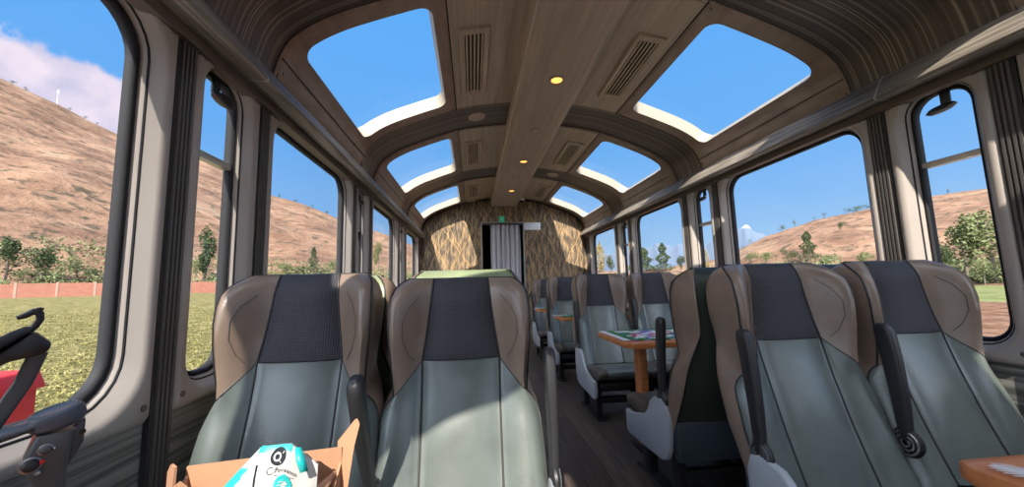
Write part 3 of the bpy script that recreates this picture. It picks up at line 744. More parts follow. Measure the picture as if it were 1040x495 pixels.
for ch in bpy.data.objects:
    if ch.parent == ps['A'] and ch.name.startswith('armrest'):
        ch.rotation_euler = (th, 0, 0); hy_, hz_ = AY + .045, .41 - FLOOR
        ch.location = (.010, -.21 - (hy_ * math.cos(th) - hz_ * math.sin(th)), .405 - FLOOR - (hy_ * math.sin(th) + hz_ * math.cos(th)))
for ch in bpy.data.objects:      # the aisle armrest of the left pair sits lower
    if ch.parent == ps['B'] and ch.name.startswith(('armrest', 'side_panel')): ch.location = (.010, -.01, -.01)
place(ps['C'], .588, 1.285, 0, 1.003); place(ps['D'], 1.105, 1.285, 0, 1.004)
def more(proto, label, x, y, rz=0, s=1.0, armshift=0.0):
    c = copy_tree(ps[proto]); c['label'] = label; place(c, x, y, rz, s)
    for ch in bpy.data.objects:
        if ch.parent == c and ch.name.startswith(('armrest', 'side_panel')): ch.location = (0, armshift, 0); ch.rotation_euler = (0, 0, 0)    # upright rows
    return c
bb = more('C', 'seat back to back with the sunlit aisle seat, top coloured sunlit pale green showing above it', -.585, 1.56, PI, 1.012)
bd = more('D', 'seat back to back with the left window seat, only its right shoulder showing', -1.10, 1.55, PI, 1.0)
for q in (bb, bd):       # sunlight is put into the back colour of these two
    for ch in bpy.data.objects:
        if ch.parent == q and ch.name.startswith('back_shell'): ch.material_slots[0].link = 'OBJECT'; ch.material_slots[0].material = M['sungreen']
more('B', 'aisle seat of the next left row, a dark headrest showing between the two front seats', -.60, 3.24, 0, 1.0)
more('B', 'seat seen from behind with shade-darkened back shell and grey side panel, facing the far table', .575, 1.545, PI, 1.0, .03)
more('A', 'window seat seen from behind between the two right front headrests', 1.09, 1.545, PI, 1.0)
more('C', 'aisle seat facing the camera behind the far table with colourful cloth', .57, 3.23, 0, 1.022)
more('D', 'window seat facing the camera behind the far table, half hidden by the turned seat', 1.09, 3.24, 0, 1.022)
more('C', 'aisle seat in the second right row beyond the far table, next one behind it', .56, 4.35, 0, 1.022)
more('C', 'farthest right aisle seat, close to the end wall', .57, 5.50, 0, 1.01)

# ------------------------------------------------------------------ tables
def make_table(label, x0, x1, y0, y1, z, ch, leg_x, leg_w=.05, LY=0.0):
    """x0 is the aisle end with clipped corners, x1 the wall end"""
    t = thing('table', label, 'table', ((x0 + x1) / 2, (y0 + y1) / 2, FLOOR), 0, 'carriage tables'); z -= FLOOR
    cx, cy = (x0 + x1) / 2, (y0 + y1) / 2; sg = 1 if x1 > x0 else -1
    P = [(x0 - cx, y0 + ch - cy), (x0 + sg * ch * .55 - cx, y0 - cy), (x1 - cx, y0 - cy), (x1 - cx, y1 - cy), (x0 + sg * ch * .55 - cx, y1 - cy), (x0 - cx, y1 - ch - cy)]
    G().prism(P, z - .032, z, 'z').build('tabletop', M['table'], t, .005)
    g = G(); g.box(leg_x - leg_w / 2 - cx, leg_x + leg_w / 2 - cx, LY - .045, LY + .045, .012, z - .03); g.build('leg', M['table'], t, .006)
    g = G(); g.box(leg_x - .06 - cx, leg_x + .06 - cx, LY - .07, LY + .07, 0, .016); g.build('foot_plate', M['steel'], t, .004)
    return t
make_table('orange wooden table between the turned seat and the seat facing it', .28, 1.42, 1.97, 2.52, .61, .06, .48, .05, .02)
make_table('wooden table in the bottom right corner with green runner', .305, 1.42, .06, .622, .61, .03, .62)
make_table('small wooden table before the second far right row', .285, 1.42, 3.56, 3.90, .61, .05, .72)
make_table('last wooden table before the seat near the end wall', .285, 1.42, 4.78, 5.10, .61, .05, .72)
make_table('wooden table at the left under the open cardboard box', -.66, -1.42, .04, .555, .61, .03, -.95)
def runner(label, x0, x1, y0, y1, z, mat, border=None):
    t = thing('table_runner', label, 'table runner', ((x0 + x1) / 2, (y0 + y1) / 2, z), 0, 'cloth table runners')
    hx, hy = abs(x1 - x0) / 2, (y1 - y0) / 2
    g = G(); n = 24; L = []
    for i in range(n + 1):
        L.append([(-hx + 2 * hx * i / n, -hy + 2 * hy * j / 8, .0035 + .0012 * math.sin(i * 1.1 + j * 1.7)) for j in range(9)])
    g.loft(L, False); c = g.build('cloth', mat, t); md = c.modifiers.new('t', 'SOLIDIFY'); md.thickness = .002
    return t, hx, hy
def feather(parent, x, y, ang, ln, sd=1):
    """flat white feather motif: a curved quill with barbs"""
    g = G(); pts = []
    for i in range(15):
        f = i / 14; pts.append(Vector((ln * f, sd * .10 * ln * math.sin(f * PI * .8), .0078)))
    g.tube(pts, [.0022 * (1 - .6 * i / 14) for i in range(15)], 5)
    for i in range(2, 14):
        p = pts[i]; d = (pts[min(i + 1, 14)] - pts[i - 1]).normalized(); nrm = Vector((-d.y, d.x, 0)); w = .20 * ln * math.sin((i - 1) / 13 * PI) ** .7
        for s_ in (-1, 1):
            tip = p + nrm * s_ * w + d * w * 1.1; a = p + d * .035 * ln; b_ = p - d * .03 * ln
            up = Vector((0, 0, .0012))
            g.add([a, tip, b_, a + up, tip + up, b_ + up], [(0, 1, 2), (3, 5, 4), (0, 3, 4, 1), (1, 4, 5, 2), (2, 5, 3, 0)])
    o = g.build('feather_motif', M['feather'], parent, smooth=False); o.location = (x, y, 0); o.rotation_euler = (0, 0, ang); return o
t, hx, hy = runner('colourful printed cloth with green border lying on the far table', .30, 1.38, 2.03, 2.47, .61, M['runner'])
g = G()
for a, b_, c_, d_ in ((-hx + .03, -hx + .075, -hy + .02, hy - .02), (-hx + .075, hx, -hy + .01, -hy + .035), (-hx + .075, hx, hy - .035, hy - .01)): g.box(a, b_, c_, d_, .0055, .0075)
g.build('green_border', M['runnerg'], t)
g = G(); g.box(-hx - .012, -hx + .028, -hy + .01, hy - .01, .004, .0065); g.build('white_edge', M['feather'], t)
t, hx, hy = runner('green runner with white feather motifs on the near right table', .36, 1.38, .15, .565, .61, M['runnerg'])
feather(t, -hx + .055, hy - .10, 2.15, .145); feather(t, -hx + .045, hy - .15, 2.4, .13, -1); feather(t, -hx + .035, hy - .19, 2.75, .10); feather(t, -hx + .06, hy - .02, -1.1, .10, -1)
for (y0, y1, lab) in ((3.60, 3.86, 'pale feather-edged runner on the table of the second far right row'), (4.82, 5.06, 'pale feather-edged runner on the last table by the end wall')):
    t, hx, hy = runner(lab, .31, 1.36, y0, y1, .61, M['runnerg'])
    feather(t, -hx + .10, hy - .06, 3.05, .15); feather(t, -hx + .10, hy - .17, 3.25, .15, -1)

# ------------------------------------------------------------------ open cardboard box and snack bag
bx = thing('cardboard_box', 'open brown cardboard snack box at the bottom left, flaps up', 'box', (-.806, .432, .61), .02)
hw, hd, hf, hh, tk = .087, .070, -.030, .128, .003
g = G(); g.box(-hw, hw, hf, hd, 0, tk); g.prism([(hf, 0), (hd, 0), (hd, hh), (hf, hh * .45)], -hw, -hw + tk, 'x'); g.prism([(hf, 0), (hd, 0), (hd, hh), (hf, hh * .45)], hw - tk, hw, 'x'); g.box(-hw, hw, hf, hf + tk, 0, hh * .45); g.build('box_tray', M['card'], bx)
G().prism([(-hw, 0), (hw, 0), (hw, hh + .016), (-hw, hh + .008)], hd - tk, hd, 'y').build('back_wall', M['card'], bx)
def tri_flap(pts, th=.003):
    g = G(); a = [Vector(p) for p in pts]; nrm = (a[1] - a[0]).cross(a[2] - a[0]).normalized() * th
    n = len(a); g.add(a + [p + nrm for p in a], [tuple(range(n)), tuple(range(n, 2 * n))[::-1]] + [(i, (i + 1) % n, n + (i + 1) % n, n + i) for i in range(n)]); g.build('flap', M['card'], bx)
tri_flap([(hw, hd - .004, hh * .3), (hw - .006, hd, hh + .022), (hw + .012, hd + .006, hh + .044), (hw + .016, hd + .005, hh + .046), (hw + .019, hd + .004, hh + .040), (hw + .014, hd, hh + .015), (hw + .005, hd - .01, hh * .5)])
tri_flap([(-hw, hd - .01, .02), (-hw - .014, hd - .012, hh + .008), (-hw - .010, hd - .014, hh + .016), (-hw - .003, hd - .018, hh + .014), (-hw + .002, hd - .026, hh - .004), (-hw + .004, hd - .04, .02)])
tri_flap([(hw - .004, hd - .012, hh - .006), (hw - .004, .0, hh - .012), (hw - .050, .006, hh - .040), (hw - .046, hd - .03, hh - .034)])
tri_flap([(-hw + .004, hd - .02, hh - .002), (-hw + .004, .0, hh - .008), (-hw + .045, .006, hh - .034), (-hw + .050, hd - .03, hh - .030)])

bag = thing('snack_bag', 'white and teal snack bag standing in the cardboard box', 'snack bag', (-.780, .440, .617), .05)
BAGW, BAGH = .052, .165
def dtop(u): return max(0, -.12 - u) * .056 + max(0, u - .45) * .045
def bagpt(u, v, s_):
    """u,v in -1..1 ; pillow shape with a folded left shoulder"""
    x = u * BAGW; z = (v + 1) / 2 * (BAGH - dtop(u))
    th = .018 * (1 - abs(u) ** 2.4) * (1 - abs(v) ** 3) ** .8
    cr = .0016 * math.sin(9 * u + 4 * v) * math.sin(7 * v - 3 * u)
    return (x, s_ * (th + .001) + cr + z * .06, z)
def bag_sheet(s_, cond, off=0):
    g = G(); n, m_ = 40, 60
    pts = {}
    for i in range(n + 1):
        for j in range(m_ + 1):
            p = bagpt(-1 + 2 * i / n, -1 + 2 * j / m_, s_); pts[i, j] = (p[0], p[1] + s_ * off, p[2])
    for i in range(n):
        for j in range(m_):
            if cond(-1 + 2 * (i + .5) / n, -1 + 2 * (j + .5) / m_): g.add([pts[i, j], pts[i + 1, j], pts[i + 1, j + 1], pts[i, j + 1]], [(0, 1, 2, 3)])
    return g
def teal(u, v):
    z = (v + 1) / 2 * (BAGH - dtop(u))
    return (v > .935 and -.16 < u < .50) or (z < .145 and u < -.30 - (.145 - z) * 14)
bag_sheet(1, lambda u, v: True).build('bag_back', M['bagwhite'], bag)
bag_sheet(-1, lambda u, v: not teal(u, v)).build('bag_front', M['bagwhite'], bag)
bag_sheet(-1, teal).build('teal_print', M['teal'], bag)
g = G(); g.loft([[(BAGW * .62, -.004, BAGH * 1.0), (BAGW * .72, -.002, BAGH * .995)], [(BAGW * .70, -.010, BAGH * .93), (BAGW * .84, -.006, BAGH * .925)], [(BAGW * .80, -.012, BAGH * .86), (BAGW * .92, -.008, BAGH * .86)]], False)
c = g.build('torn_strip', M['teal'], bag); md = c.modifiers.new('t', 'SOLIDIFY'); md.thickness = .002
def on_bag(u, v, off=.0010): p = bagpt(u, v, -1); return Vector((p[0], p[1] - off, p[2]))
def decal(name, mat, cu, cv, polys, k=1.0):
    """flat ink laid on the bag front; polys in metres about (cu, cv)"""
    g = G()
    for poly in polys:
        vs = [on_bag(cu + a / BAGW, cv + 2 * b_ / BAGH) for a, b_ in poly]; n = len(vs)
        g.add(vs + [p + Vector((0, .0006, 0)) for p in vs], [tuple(range(n)), tuple(range(n, 2 * n))[::-1]] + [(i, (i + 1) % n, n + (i + 1) % n, n + i) for i in range(n)])
    return g.build(name, mat, bag, smooth=False)
def disc(r, n=28, cx=0, cy=0): return [(cx + r * math.cos(2 * PI * i / n), cy + r * math.sin(2 * PI * i / n)) for i in range(n)]
def ringq(r0, r1, a0, a1, n=16, cx=0, cy=0):
    out = []
    for i in range(n):
        t0, t1 = [math.radians(a0 + (a1 - a0) * (i + d) / n) for d in (0, 1)]
        out.append([(cx + r0 * math.cos(t0), cy + r0 * math.sin(t0)), (cx + r1 * math.cos(t0), cy + r1 * math.sin(t0)), (cx + r1 * math.cos(t1), cy + r1 * math.sin(t1)), (cx + r0 * math.cos(t1), cy + r0 * math.sin(t1))])
    return out
decal('round_emblem', M['ink'], .27, .884, [disc(.0078)])
g = G()
def decal2(polys, cu, cv, off=.0016):
    for poly in polys:
        vs = [on_bag(cu + .6 * a / BAGW, cv + 1.2 * b_ / BAGH, off) for a, b_ in poly]; g.add(vs, [tuple(range(len(vs)))])
decal2(ringq(.0042, .0068, 0, 360, 20, -.001, 0), .27, .884); decal2([[(.001, -.003), (.003, -.0045), (.0075, -.0085), (.0055, -.0085)], [(.0065, .005), (.0085, .0085), (.0095, .0080), (.0080, .0045)]], .27, .884)
g.build('emblem_letter', M['bagwhite'], bag, smooth=False)
# charcoal script line under the emblem and the small printed words
def stroke_text(body, size, cu, cv, name, mat, off=.002):
    cu_ = bpy.data.curves.new('lettering', 'FONT'); cu_.body = body; cu_.size = size; cu_.align_x = 'CENTER'; cu_.align_y = 'CENTER'
    ob = bpy.data.objects.new('lettering', cu_); COL.objects.link(ob); dg = bpy.context.evaluated_depsgraph_get(); me = bpy.data.meshes.new_from_object(ob.evaluated_get(dg))
    bpy.data.objects.remove(ob); bpy.data.curves.remove(cu_)
    for v in me.vertices: v.co = on_bag(cu + v.co.x / BAGW, cv + 2 * v.co.y / BAGH, off)
    me.materials.clear(); me.materials.append(mat); o = bpy.data.objects.new(name, me); COL.objects.link(o); o.parent = bag; return o
g = G(); decal2(ringq(.0046, .0056, 60, 330, 14, -.017, 0), .36, .742); decal2([[(-.011, -.004), (-.010, -.004), (-.006, .004), (-.007, .004)]], .36, .742); decal2([[(-.010, -.0072), (.022, -.0072), (.022, -.0064), (-.010, -.0064)]], .36, .742)
g.build('script_mark', M['ink'], bag, smooth=False)
stroke_text('Peruano', .0062, .45, .746, 'printed_word', M['ink'])
sc_ = [(.0088 * (1 if i % 2 else .90) * math.cos(2 * PI * i / 40), .0088 * (1 if i % 2 else .90) * math.sin(2 * PI * i / 40)) for i in range(40)]
decal('teal_seal', M['teal'], .42, .587, [sc_])
g = G(); decal2([[(-.008, -.001), (.008, .001), (.008, .002), (-.008, 0)], [(-.006, -.005), (.006, -.0035), (.006, -.0027), (-.006, -.0042)], [(-.006, .0035), (.006, .005), (.006, .0058), (-.006, .0043)]], .42, .587); g.build('seal_lines', M['bagwhite'], bag, smooth=False)
g = G(); g.tube([on_bag(-.10 + .12 * f, .82 - 1.75 * f, .0006) for f in [i / 12 for i in range(13)]], .0009, 5); g.build('bag_fold', M['ink'], bag)

# ------------------------------------------------------------------ grey console and hooked arm by the near left window
RC = math.radians(45.2)
cn = thing('control_console', 'small dark grey console with round cap and knobs by the nearest left window', 'console', (-1.2, .64, 0), RC)
g = G(); L = []
for z, x0, x1, y0, y1 in ((-.06, -.03, .06, -.03, .05), (-.04, -.03, .06, -.03, .05), (.04, .000, .036, -.012, .030), (.60, .004, .034, -.014, .030), (.672, .004, .034, -.016, .030), (.690, -.004, .033, -.018, .031), (.715, -.010, .034, -.020, .032), (.741, -.003, .037, -.020, .034), (.748, .000, .039, -.018, .034)):
    L.append([(x0 + (x1 - x0) * a, y0 + (y1 - y0) * b_, z) for a, b_ in rrect(0, 1, 0, 1, .16, 4)])
g.loft(L, True, True, True); g.build('console_body', M['dark'], cn, angle=50)
g = G(); g.prism([(.034, .748), (.048, .757), (.048, .722), (.040, .702), (.034, .690)], .004, .034, 'y'); b_o = g.build('console_bracket', M['dark'], cn, .003)
G().lathe([(.004, 0), (.004, .002)], (.0455, .003, .738), (0, -1, 0), 10).build('bracket_slot', M['black'], b_o)
lg = G(); lg.lathe([(.014, -.016), (.026, -.014), (.030, -.009), (.030, .004), (.027, .010), (.022, .012), (.020, .0105), (.004, .0105)], (0, 0, 0), n=32); cp = lg.build('round_cap', M['cap'], cn); cp.location = (.018, .008, .768); cp.rotation_euler = (math.radians(6), math.radians(-14), 0)
g = G(); L = []
for f in [i / 10 for i in range(11)]:
    x = .002 - .105 * f; z = .763 - .016 * f - .004 * math.sin(f * PI); w = .020 - .003 * f; h = .0075 + .002 * f
    L.append([(x, .006 + a * w * 2 - w, z + b_ * 2 * h - h) for a, b_ in rrect(0, 1, 0, 1, .4, 4)])
g.loft(L, True, True, True); g.build('cap_arm', M['cap'], cn, angle=50)
for x, z, r, mt in ((.010, .7285, .0060, 'dark'), (-.002, .711, .0088, 'black'), (.005, .6985, .0042, 'dial'), (.018, .728, .0024, 'dial')):
    kb = G(); kb.lathe([(r, 0), (r, .004), (r * .7, .008), (r * .3, .009)], (x, -.019, z), (.1, -1, .1), 18); k_ = kb.build('knob', M[mt], cn)
    rg = G(); rg.lathe([(r * 1.3, -.002), (r * 1.3, .002), (r * 1.05, .003)], (x, -.019, z), (.1, -1, .1), 18); rg.build('knob_ring', M['dial'] if mt != 'dial' else M['dark'], k_)
G().lathe([(.0032, 0), (.0032, .003), (.001, .004)], (.0075, -.020, .7125), (.1, -1, .1), 12).build('red_button', M['red'], cn)

hk = thing('hooked_arm', 'slim dark arm with tilted dish and curved hook in front of the near left window', 'holder', (-1.2, .64, 0), RC)
g = G(); L = []
for x, z in ((-.075, -.06), (-.075, .68), (-.050, .745), (-.018, .822), (-.006, .868)):
    L.append([(x + a * .019 - .0095, .045 + b_ * .014 - .007, z - a * .006) for a, b_ in rrect(0, 1, 0, 1, .25, 4)])
g.loft(L, True, True, True); g.build('stem', M['dark'], hk, angle=50)
g = G(); g.prism([(-.078, .836), (-.041, .870), (-.013, .897), (.006, .876), (.003, .865), (-.008, .860), (-.032, .855), (-.056, .840)], .026, .068, 'y'); g.build('wedge_head', M['black'], hk, .004)
g = G(); L = []
for r, h in ((.030, 0), (.034, .004), (.034, .008), (.028, .010), (.010, .007)):
    L.append([(r * 1.12 * math.cos(a), r * math.sin(a), h) for a in [2 * PI * i / 32 for i in range(32)]])
g.loft(L, True, True, True)
d_ = g.build('tilted_dish', M['cap'], hk, angle=60); d_.location = (-.0415, .040, .8735); d_.rotation_euler = (math.radians(-14), math.radians(-42), 0)
g = G(); g.tube([(-.018, .044, .897), (-.013, .044, .904), (-.0085, .044, .915), (-.0095, .044, .924), (-.016, .044, .9275), (-.024, .044, .9215), (-.031, .044, .9185)], [.0045, .0045, .0045, .0050, .0052, .0045, .0030], 10); g.tube([(-.014, .044, .928), (-.009, .044, .931), (-.006, .044, .930)], [.0045, .0035, .0020], 8)
g.build('hook', M['black'], hk)

# ------------------------------------------------------------------ outdoors
def grid_ground(name, mat, az0, az1, rs, label, cat, naz=120, kind='structure'):
    g = G(); L = []
    for r in rs:
        L.append([(-.555 + r * math.sin(math.radians(az0 + (az1 - az0) * i / naz)), r * math.cos(math.radians(az0 + (az1 - az0) * i / naz)), 0) for i in range(naz + 1)])
    L = [[(x, y, terrain(x, y)) for x, y, _ in l] for l in L]
    g.loft(L, False); o = g.build(name, mat, None, angle=180); return tag(o, label, cat, kind=kind)
near = [5.6, 6.4, 7.4, 8.6, 10, 13, 16, 20, 25, 30, 36, 43, 52, 62, 72, 82]
grid_ground('crop_field', M['crop'], -180, 4, near, 'yellow green crop field left of the railway', 'field', 90)
grid_ground('plowed_field', M['soil'], 4, 180, [r for r in near if r < 40] + [41], 'brown ploughed soil right of the railway', 'field', 90)
grid_ground('meadow', M['grassy'], 4, 180, [41, 46, 52, 60, 70, 82], 'green meadow strip beyond the ploughed soil', 'field', 90)
far = [82 + (340 - 82) * i / 70 for i in range(71)] + [360, 400, 460]
grid_ground('hillside', M['hill'], -125, 4, far, 'dry brown hillside rising left of the railway', 'hill', 300)
grid_ground('hillside', M['hill'], 4, 125, far, 'dry brown hill with scattered trees right of the railway', 'hill', 280)
grid_ground('track_bed', M['ballast'], -180, 180, [.3, 1.5, 3, 4.4, 5.65], 'unseen pale gravel track bed added to bounce light into the carriage', 'ground', 90)
# far mountains
g = G(); L = []
R = 2600
PEAK = [(12, 2.5), (20, 4.0), (25, 4.6), (28, 5.2), (30, 5.0), (34, 4.7), (37, 5.5), (39, 7.0), (41, 5.4), (44, 4.8), (50, 3.5)]
for k in range(12):
    row = []
    for i in range(121):
        az = 10 + 42 * i / 120; f = k / 11; r = R - 900 * (1 - f); el = lerp(PEAK, az) + .30 * math.sin(az * 3.1) * math.sin(az * 1.3) + .12 * math.sin(az * 9)
        H = R * math.tan(math.radians(el)); z = -20 + (H + 20) * f ** 1.2 + 60 * noise.noise(Vector((az * .6, f * 5, 2))) * f * (1.02 - f)
        row.append((r * math.sin(math.radians(az)), r * math.cos(math.radians(az)), z))
    L.append(row)
g.loft(L, False); tag(g.build('mountain', M['mountain'], None, angle=180), 'distant mountains coloured haze blue with snow behind the right windows', 'mountain', kind='structure')
# crop leaves in the nearest part of the field
rnd = random.Random(3); g = G()
for i in range(30000):
    r = 5.0 + 34 * rnd.random() ** 1.6; az = math.radians(-62 + 44 * rnd.random()); x, y = -.555 + r * math.sin(az), r * math.cos(az); z = terrain(x, y)
    s = .05 + .055 * rnd.random(); a = rnd.random() * 6.28; h = rnd.random() * .16; t = .25 + .6 * rnd.random()
    dx, dy = math.cos(a), math.sin(a); px, py = -dy * s * .36, dx * s * .36
    g.add([(x - px * .3, y - py * .3, z + h), (x + dx * s * .5 + px, y + dy * s * .5 + py, z + h + s * t), (x + dx * s, y + dy * s, z + h + s * t * .7), (x + dx * s * .5 - px, y + dy * s * .5 - py, z + h + s * t)], [(0, 1, 2, 3)])
tag(g.build('crop_leaves', M['leafcrop'], None, smooth=False), 'leafy yellow green crop plants in the field outside the left windows', 'crop', kind='stuff')
# brick wall
WC = Vector((-.555 - 73.5 * math.sin(math.radians(40)), 73.5 * math.cos(math.radians(40)), 0)); WD = Vector((math.cos(math.radians(40)), math.sin(math.radians(40)), 0))
bw = thing('brick_wall', 'long pink brick boundary wall with pale posts across the left field', 'wall', WC, math.radians(40), kind='thing')
g = G(); ps_ = G(); n = 24
for i in range(n):
    a0, a1 = -38 + 76 * i / n, -38 + 76 * (i + 1) / n
    zz = [terrain(*(WC + WD * a)[:2]) for a in (a0, a1)]
    g.loft([[(a, -.09, z - .5), (a, .09, z - .5), (a, .09, z + 1.72 + .05 * math.sin(i * 2.1)), (a, -.09, z + 1.72 + .05 * math.sin(i * 2.1))] for a, z in zip((a0, a1), zz)], True, True, True)
    ps_.box(a0 - .10, a0 + .10, -.12, .12, zz[0] - .5, zz[0] + 1.86)
g.build('brickwork', M['brick'], bw); ps_.build('pale_posts', M['post'], bw)
# dry undergrowth along the foot of the hills
rnd = random.Random(5)
for side_, (aa, ab), lab in ((-1, (-66, -8), 'olive undergrowth along the foot of the left hillside'), (1, (16, 66), 'olive undergrowth along the foot of the right hill')):
    g = G()
    for i in range(4600):
        az = math.radians(aa + (ab - aa) * rnd.random()); r = 84 + 24 * rnd.random() ** 1.7; cl = math.sin(az * 70) * math.sin(az * 41 + r * .4)
        if cl < -.15: continue
        cx, cy = -.555 + r * math.sin(az), r * math.cos(az); cz = terrain(cx, cy); hh_ = (.8 + 1.9 * max(0, cl)) * (.5 + rnd.random())
        for q in range(5):
            p = Vector((cx + rnd.gauss(0, .55), cy + rnd.gauss(0, .55), cz + hh_ * rnd.random())); s = .16 + .16 * rnd.random()
            d1 = Vector((rnd.gauss(0, 1), rnd.gauss(0, 1), rnd.gauss(0, .8))).normalized(); d2 = Matrix.Rotation(rnd.random() * 6.28, 3, d1) @ d1.orthogonal().normalized()
            g.add([p - d1 * s, p + d2 * s * .6, p + d1 * s, p - d2 * s * .6 + d1.cross(d2) * s * .3], [(0, 1, 2, 3)])
    tag(g.build('undergrowth', M['crowno'], None, smooth=False), lab, 'undergrowth', kind='stuff')
# trees
def crown_mesh(g, kind, h, w, rnd, n):
    tr = h * .16
    for i in range(n):
        t = rnd.random()
        if kind == 'conifer': z = h * (.08 + .92 * t); rr = w * .5 * (1 - t) ** .75 * (.75 + .35 * math.sin(t * 17)) + .04 * w
        elif kind == 'poplar': z = h * (.05 + .95 * t); rr = w * .5 * math.sin(min(1, t * 1.02 + .06) * PI) ** .55
        else:
            b = rnd.randrange(7); rr0 = random.Random(b * 13 + int(h * 10)); cx, cy, cz = rr0.uniform(-.32, .32) * w, rr0.uniform(-.32, .32) * w, h * (rr0.uniform(.12, .62) if kind == 'low' else rr0.uniform(.32, .78)); q = rr0.uniform(.20, .34)
            u, v_ = rnd.gauss(0, 1), rnd.gauss(0, 1); ww = rnd.gauss(0, 1); l = math.sqrt(u * u + v_ * v_ + ww * ww) or 1; e = rnd.random() ** .25
            p = Vector((cx + u / l * q * w * e, cy + v_ / l * q * w * e, cz + ww / l * q * h * .75 * e)); p.z = max(p.z, h * .08)
            z = None
        if z is not None:
            a = rnd.random() * 2 * PI; e = rnd.random() ** .35; p = Vector((rr * e * math.cos(a), rr * e * math.sin(a), z))
        s = (.030 + .026 * rnd.random()) * max(h * .55, w)
        d1 = Vector((rnd.gauss(0, 1), rnd.gauss(0, 1), rnd.gauss(0, .7))).normalized(); d2 = d1.orthogonal().normalized(); d2 = (Matrix.Rotation(rnd.random() * 6.28, 3, d1) @ d2)
        g.add([p - d1 * s, p + d2 * s * .55, p + d1 * s, p - d2 * s * .55 + d1.cross(d2) * s * .3], [(0, 1, 2, 3)])
def tree(x, y, z, h, w, kind, label):
    rnd = random.Random(int(abs(x * 31 + y * 17) * 10)); k2 = 'broad' if kind in ('dark', 'olive', 'ridge') else kind
    small = kind == 'ridge'; h = max(h, 2.0)
    if kind == 'conifer': w *= 1.25
    nm = {'conifer': 'conifer_tree', 'poplar': 'poplar_tree', 'ridge': 'ridge_tree'}.get(kind, 'leafy_tree' if h > 4 else 'shrub')
    t = thing(nm, label, 'tree' if nm != 'shrub' else 'shrub', (x, y, z), 0, {'ridge': 'small trees along the ridges'}.get(kind, 'trees and shrubs outside the windows'))
    g = G(); crown_mesh(g, 'low' if small else k2, h, max(w, h * .28), rnd, 240 if small else (1300 if h > 6 else 700))
    g.build('crown', M[{'dark': 'crownd', 'ridge': 'crownd', 'conifer': 'crownd', 'olive': 'crowno', 'poplar': 'crownp'}[kind]], t, smooth=False)
    g = G(); r = max(.05, h * .018); g.tube([(0, 0, -.3), (.02 * h, .01 * h, h * .3), (-.01 * h, .0, h * .75)], [r * 1.4, r, r * .4], 7); g.build('trunk', M['bark_t'], t)
